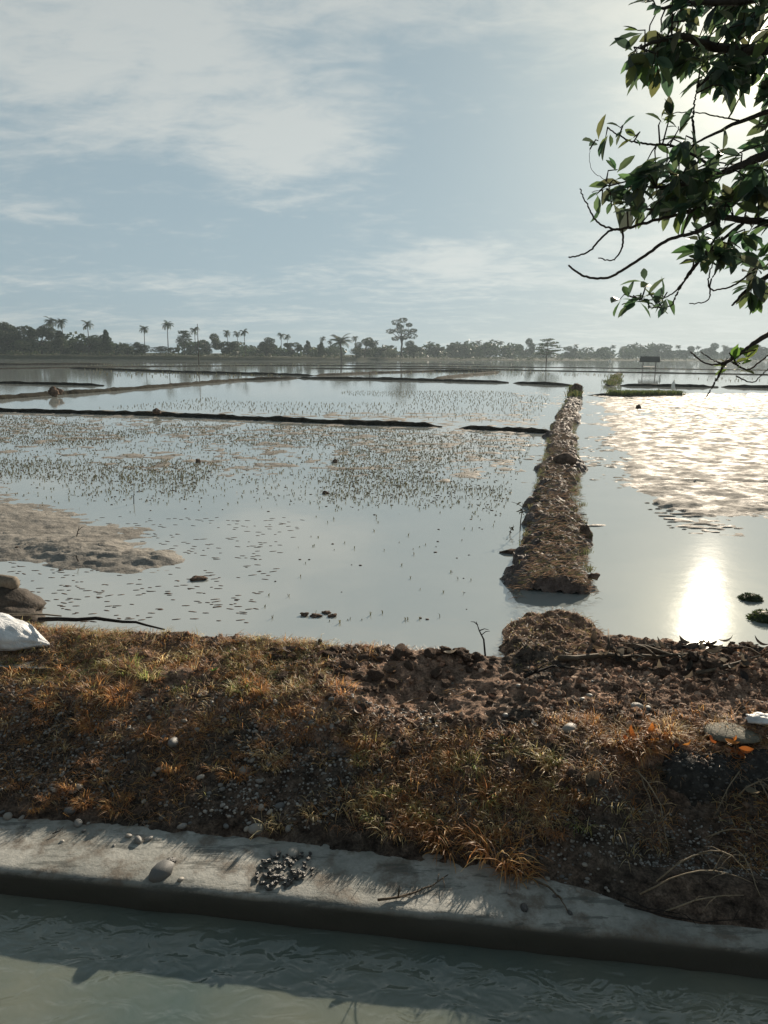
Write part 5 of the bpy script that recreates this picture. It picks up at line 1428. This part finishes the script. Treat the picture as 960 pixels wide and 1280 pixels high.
branch([(900, 290, 4.35), (875, 325, 4.3), (855, 352, 4.28), (832, 372, 4.28), (800, 375, 4.28)], .007, .003)
branch([TK(1.9), (1060, 330, 4.7), (985, 335, 4.5), (940, 358, 4.4), (915, 382, 4.35)], .03, .005)
branch([(950, 330, 4.4), (920, 355, 4.35), (890, 362, 4.3), (886, 345, 4.3), (895, 320, 4.3)], .006, .003)
branch([(900, 325, 4.3), (888, 355, 4.3), (885, 375, 4.3), (862, 380, 4.3)], .005, .003)
branch([TK(1.5), (1080, 380, 4.5), (1000, 400, 4.2), (960, 418, 4.1), (925, 442, 4.05), (905, 456, 4.0), (895, 476, 4.0), (882, 497, 4.0)], .022, .003)
branch([(930, 440, 4.05), (905, 453, 4.0), (885, 455, 4.0), (870, 446, 4.0), (864, 440, 4.0)], .006, .003)
branch([(908, 455, 4.0), (895, 452, 4.0), (882, 444, 4.0), (876, 440, 4.0)], .004, .002)
branch([(915, 452, 4.02), (935, 462, 4.0), (955, 448, 4.0), (968, 436, 4.0)], .006, .003)
branch([(920, 470, 4.0), (940, 478, 4.0), (955, 466, 4.0), (970, 452, 4.0)], .004, .002)

LEAVES = []     # (base, direction, length, width, colour)
def whorl(px, py, d, n, L0=.15, col=None, dirp=None, spread=.9, twig=True):
    tip = pp_(px, py, d)
    if twig:
        best = min((q for c in BR for q in c), key=lambda q: (q - tip).length)
        if (best - tip).length < 1.0:
            mid = best.lerp(tip, .5) + Vector((rg.gauss(0, .02), rg.gauss(0, .02), .03)); m_ = MB(); m_.tube([best, mid, tip], [.005, .004, .0025], 4); TWIGS.append(m_)
            ax = (tip - best)
        else: ax = Vector((-1, 0, 0))
    else: ax = Vector((-1, 0, 0))
    ax = ax.normalized() if ax.length > .01 else Vector((-1, 0, 0))
    if dirp: ax = (ax * .4 + Vector(dirp)).normalized()
    ax = (ax * .7 + Vector((-.35, 0, -.25))).normalized()
    for k in range(n):
        dr = (ax * rg.uniform(.4, 1.1) + Vector((rg.gauss(0, 1), rg.gauss(0, 1), rg.gauss(-.25, .8))) * spread * .75).normalized()
        LEAVES.append((tip + dr * .008 - ax * rg.uniform(0, .05), dr, L0 * rg.uniform(.5, 1.15), rg.uniform(.34, .46), col or rg.choice(LEAFC)))


TWIGS = []
def mass(px0, px1, py0, py1, d0, d1, n, nl, test=None):
    k = 0
    while k < n:
        px, py = rg.uniform(px0, px1), rg.uniform(py0, py1)
        if test and not test(px, py): continue
        whorl(px, py, rg.uniform(d0, d1), rg.randint(*nl)); k += 1


el_ = lambda cx, cy, rx, ry: (lambda px, py: ((px - cx) / rx) ** 2 + ((py - cy) / ry) ** 2 < 1)
mass(790, 880, 35, 95, 4.1, 4.6, 15, (4, 7), el_(838, 66, 46, 30))       # upper mass
mass(850, 1010, -40, 85, 4.1, 5.0, 38, (5, 7))
mass(870, 940, 80, 118, 4.2, 4.7, 12, (5, 7), el_(905, 92, 36, 24))
mass(940, 1030, 95, 160, 4.3, 5.0, 10, (4, 6))
for a in ((822, 8, 4), (808, 2, 4), (846, 14, 5), (797, 38, 4), (790, 66, 4), (812, 88, 5), (872, 12, 5)): whorl(a[0], a[1], 4.3, a[2])
mass(825, 960, 175, 262, 4.0, 4.7, 44, (5, 7), lambda px, py: py > 175 + (px - 825) * -.15 and py < 268 and not (px < 850 and py < 195))   # middle mass
mass(775, 860, 205, 275, 4.0, 4.5, 22, (5, 7), el_(822, 240, 46, 34))
mass(930, 1040, 160, 270, 4.2, 5.0, 20, (4, 7))
mass(860, 925, 290, 330, 4.1, 4.5, 14, (5, 7), el_(892, 308, 34, 22))
mass(930, 1020, 262, 345, 4.2, 4.8, 18, (4, 7))
for a in ((838, 145, 6), (848, 158, 5), (826, 150, 4), (775, 160, 4), (792, 172, 4), (757, 172, 4), (748, 176, 3), (772, 212, 3), (762, 234, 3), (745, 244, 2), (783, 252, 5), (800, 268, 5), (752, 252, 2), (765, 258, 3)): whorl(a[0], a[1], 4.25, a[2], .11)
for a in ((790, 378, 6), (800, 372, 6), (812, 380, 6), (826, 378, 5), (775, 374, 4), (805, 352, 3), (830, 372, 5)): whorl(a[0], a[1], 4.25, a[2], .12, dirp=(-.5, 0, .2))
YG = (0.16, 0.22, 0.055)
for a in ((905, 455, 4), (918, 448, 3), (935, 446, 3), (925, 455, 3)): whorl(a[0], a[1], 4.0, a[2], .095, YG, dirp=(.2, 0, .7), spread=.7)
mass(930, 990, 345, 380, 4.3, 4.6, 5, (3, 5))
n_in = len(TWIGS)
mass(1010, 1420, -220, 330, 4.3, 5.8, 150, (5, 8))
mass(1000, 1250, 300, 420, 4.3, 5.2, 24, (4, 7))
del TWIGS[n_in:]
for m_ in TWIGS[:290]: m_.build('twig', M['bark'], TREE, smooth=True)


def leaf_geo(mb, b, d, L_, wr, col):
    up = Vector((rg.gauss(0, .5), rg.gauss(0, .5) - .3, 1)); s = d.cross(up)
    s = s.normalized() if s.length > .05 else d.orthogonal().normalized(); nrm = s.cross(d).normalized(); W_ = L_ * wr; droop = rg.uniform(.05, .28)
    ts = (0, .1, .35, .62, .85, 1.0); ws = (.03, .10, .46, .50, .27, 0.0)
    ctr = [b + d * (L_ * t) - nrm * (droop * L_ * t * t) for t in ts]
    col2 = tuple(c * rg.uniform(.8, 1.2) for c in col)
    for sg in (-1, 1):
        ed = [c + s * (sg * W_ * w) + nrm * (W_ * w * .35) for c, w in zip(ctr, ws)]
        for i in range(5):
            q = [ctr[i], ed[i], ed[i + 1], ctr[i + 1]] if i < 4 else [ctr[4], ed[4], ctr[5]]
            mb.poly(q if sg > 0 else q[::-1], col2)


def in_frame(b):
    w = b + T0 - Vector((0, 0, CAM_H)); cy = Vector((0, math.cos(PITCH), -math.sin(PITCH))); f = w.dot(cy); return abs(w.x / f) < .52


vis = [l for l in LEAVES if in_frame(l[0])]; rest = [l for l in LEAVES if not in_frame(l[0])]
vis.sort(key=lambda l: (l[0] + T0).y)
for b, d, L_, wr, col in vis[:300]:
    m_ = MB(); leaf_geo(m_, Vector((0, 0, 0)), d, L_, wr, col); m_.build('leaf', M['leaf'], TREE, b, True)
mb = MB()
for l in vis[300:] + rest: leaf_geo(mb, *l)
tag(mb.build('foliage', M['leaf'], TREE, smooth=True), kind='stuff')
print('leaves', len(vis), len(rest))

# ============================================================ hazy air over the fields
def haze_box(x0, x1, y0, y1, z0, z1):
    m = bpy.data.materials.new('hazy_air'); m.use_nodes = True; nt = m.node_tree
    for n in list(nt.nodes): nt.nodes.remove(n)
    o = nt.nodes.new('ShaderNodeOutputMaterial'); v = nt.nodes.new('ShaderNodeVolumePrincipled')
    v.inputs['Color'].default_value = (0.31, 0.38, 0.43, 1); v.inputs['Density'].default_value = 0.00052; v.inputs['Anisotropy'].default_value = 0.35
    nt.links.new(v.outputs[0], o.inputs['Volume'])
    mb = MB(); mb.raw([(x, y, z) for z in (z0, z1) for x, y in ((x0, y0), (x1, y0), (x1, y1), (x0, y1))], [(3, 2, 1, 0), (4, 5, 6, 7), (0, 1, 5, 4), (1, 2, 6, 5), (2, 3, 7, 6), (3, 0, 4, 7)])
    tag(mb.build('haze', m), 'pale blue haze over the fields', 'haze', kind='stuff')


haze_box(-950, 950, -950, 950, -2.0, 24.0)
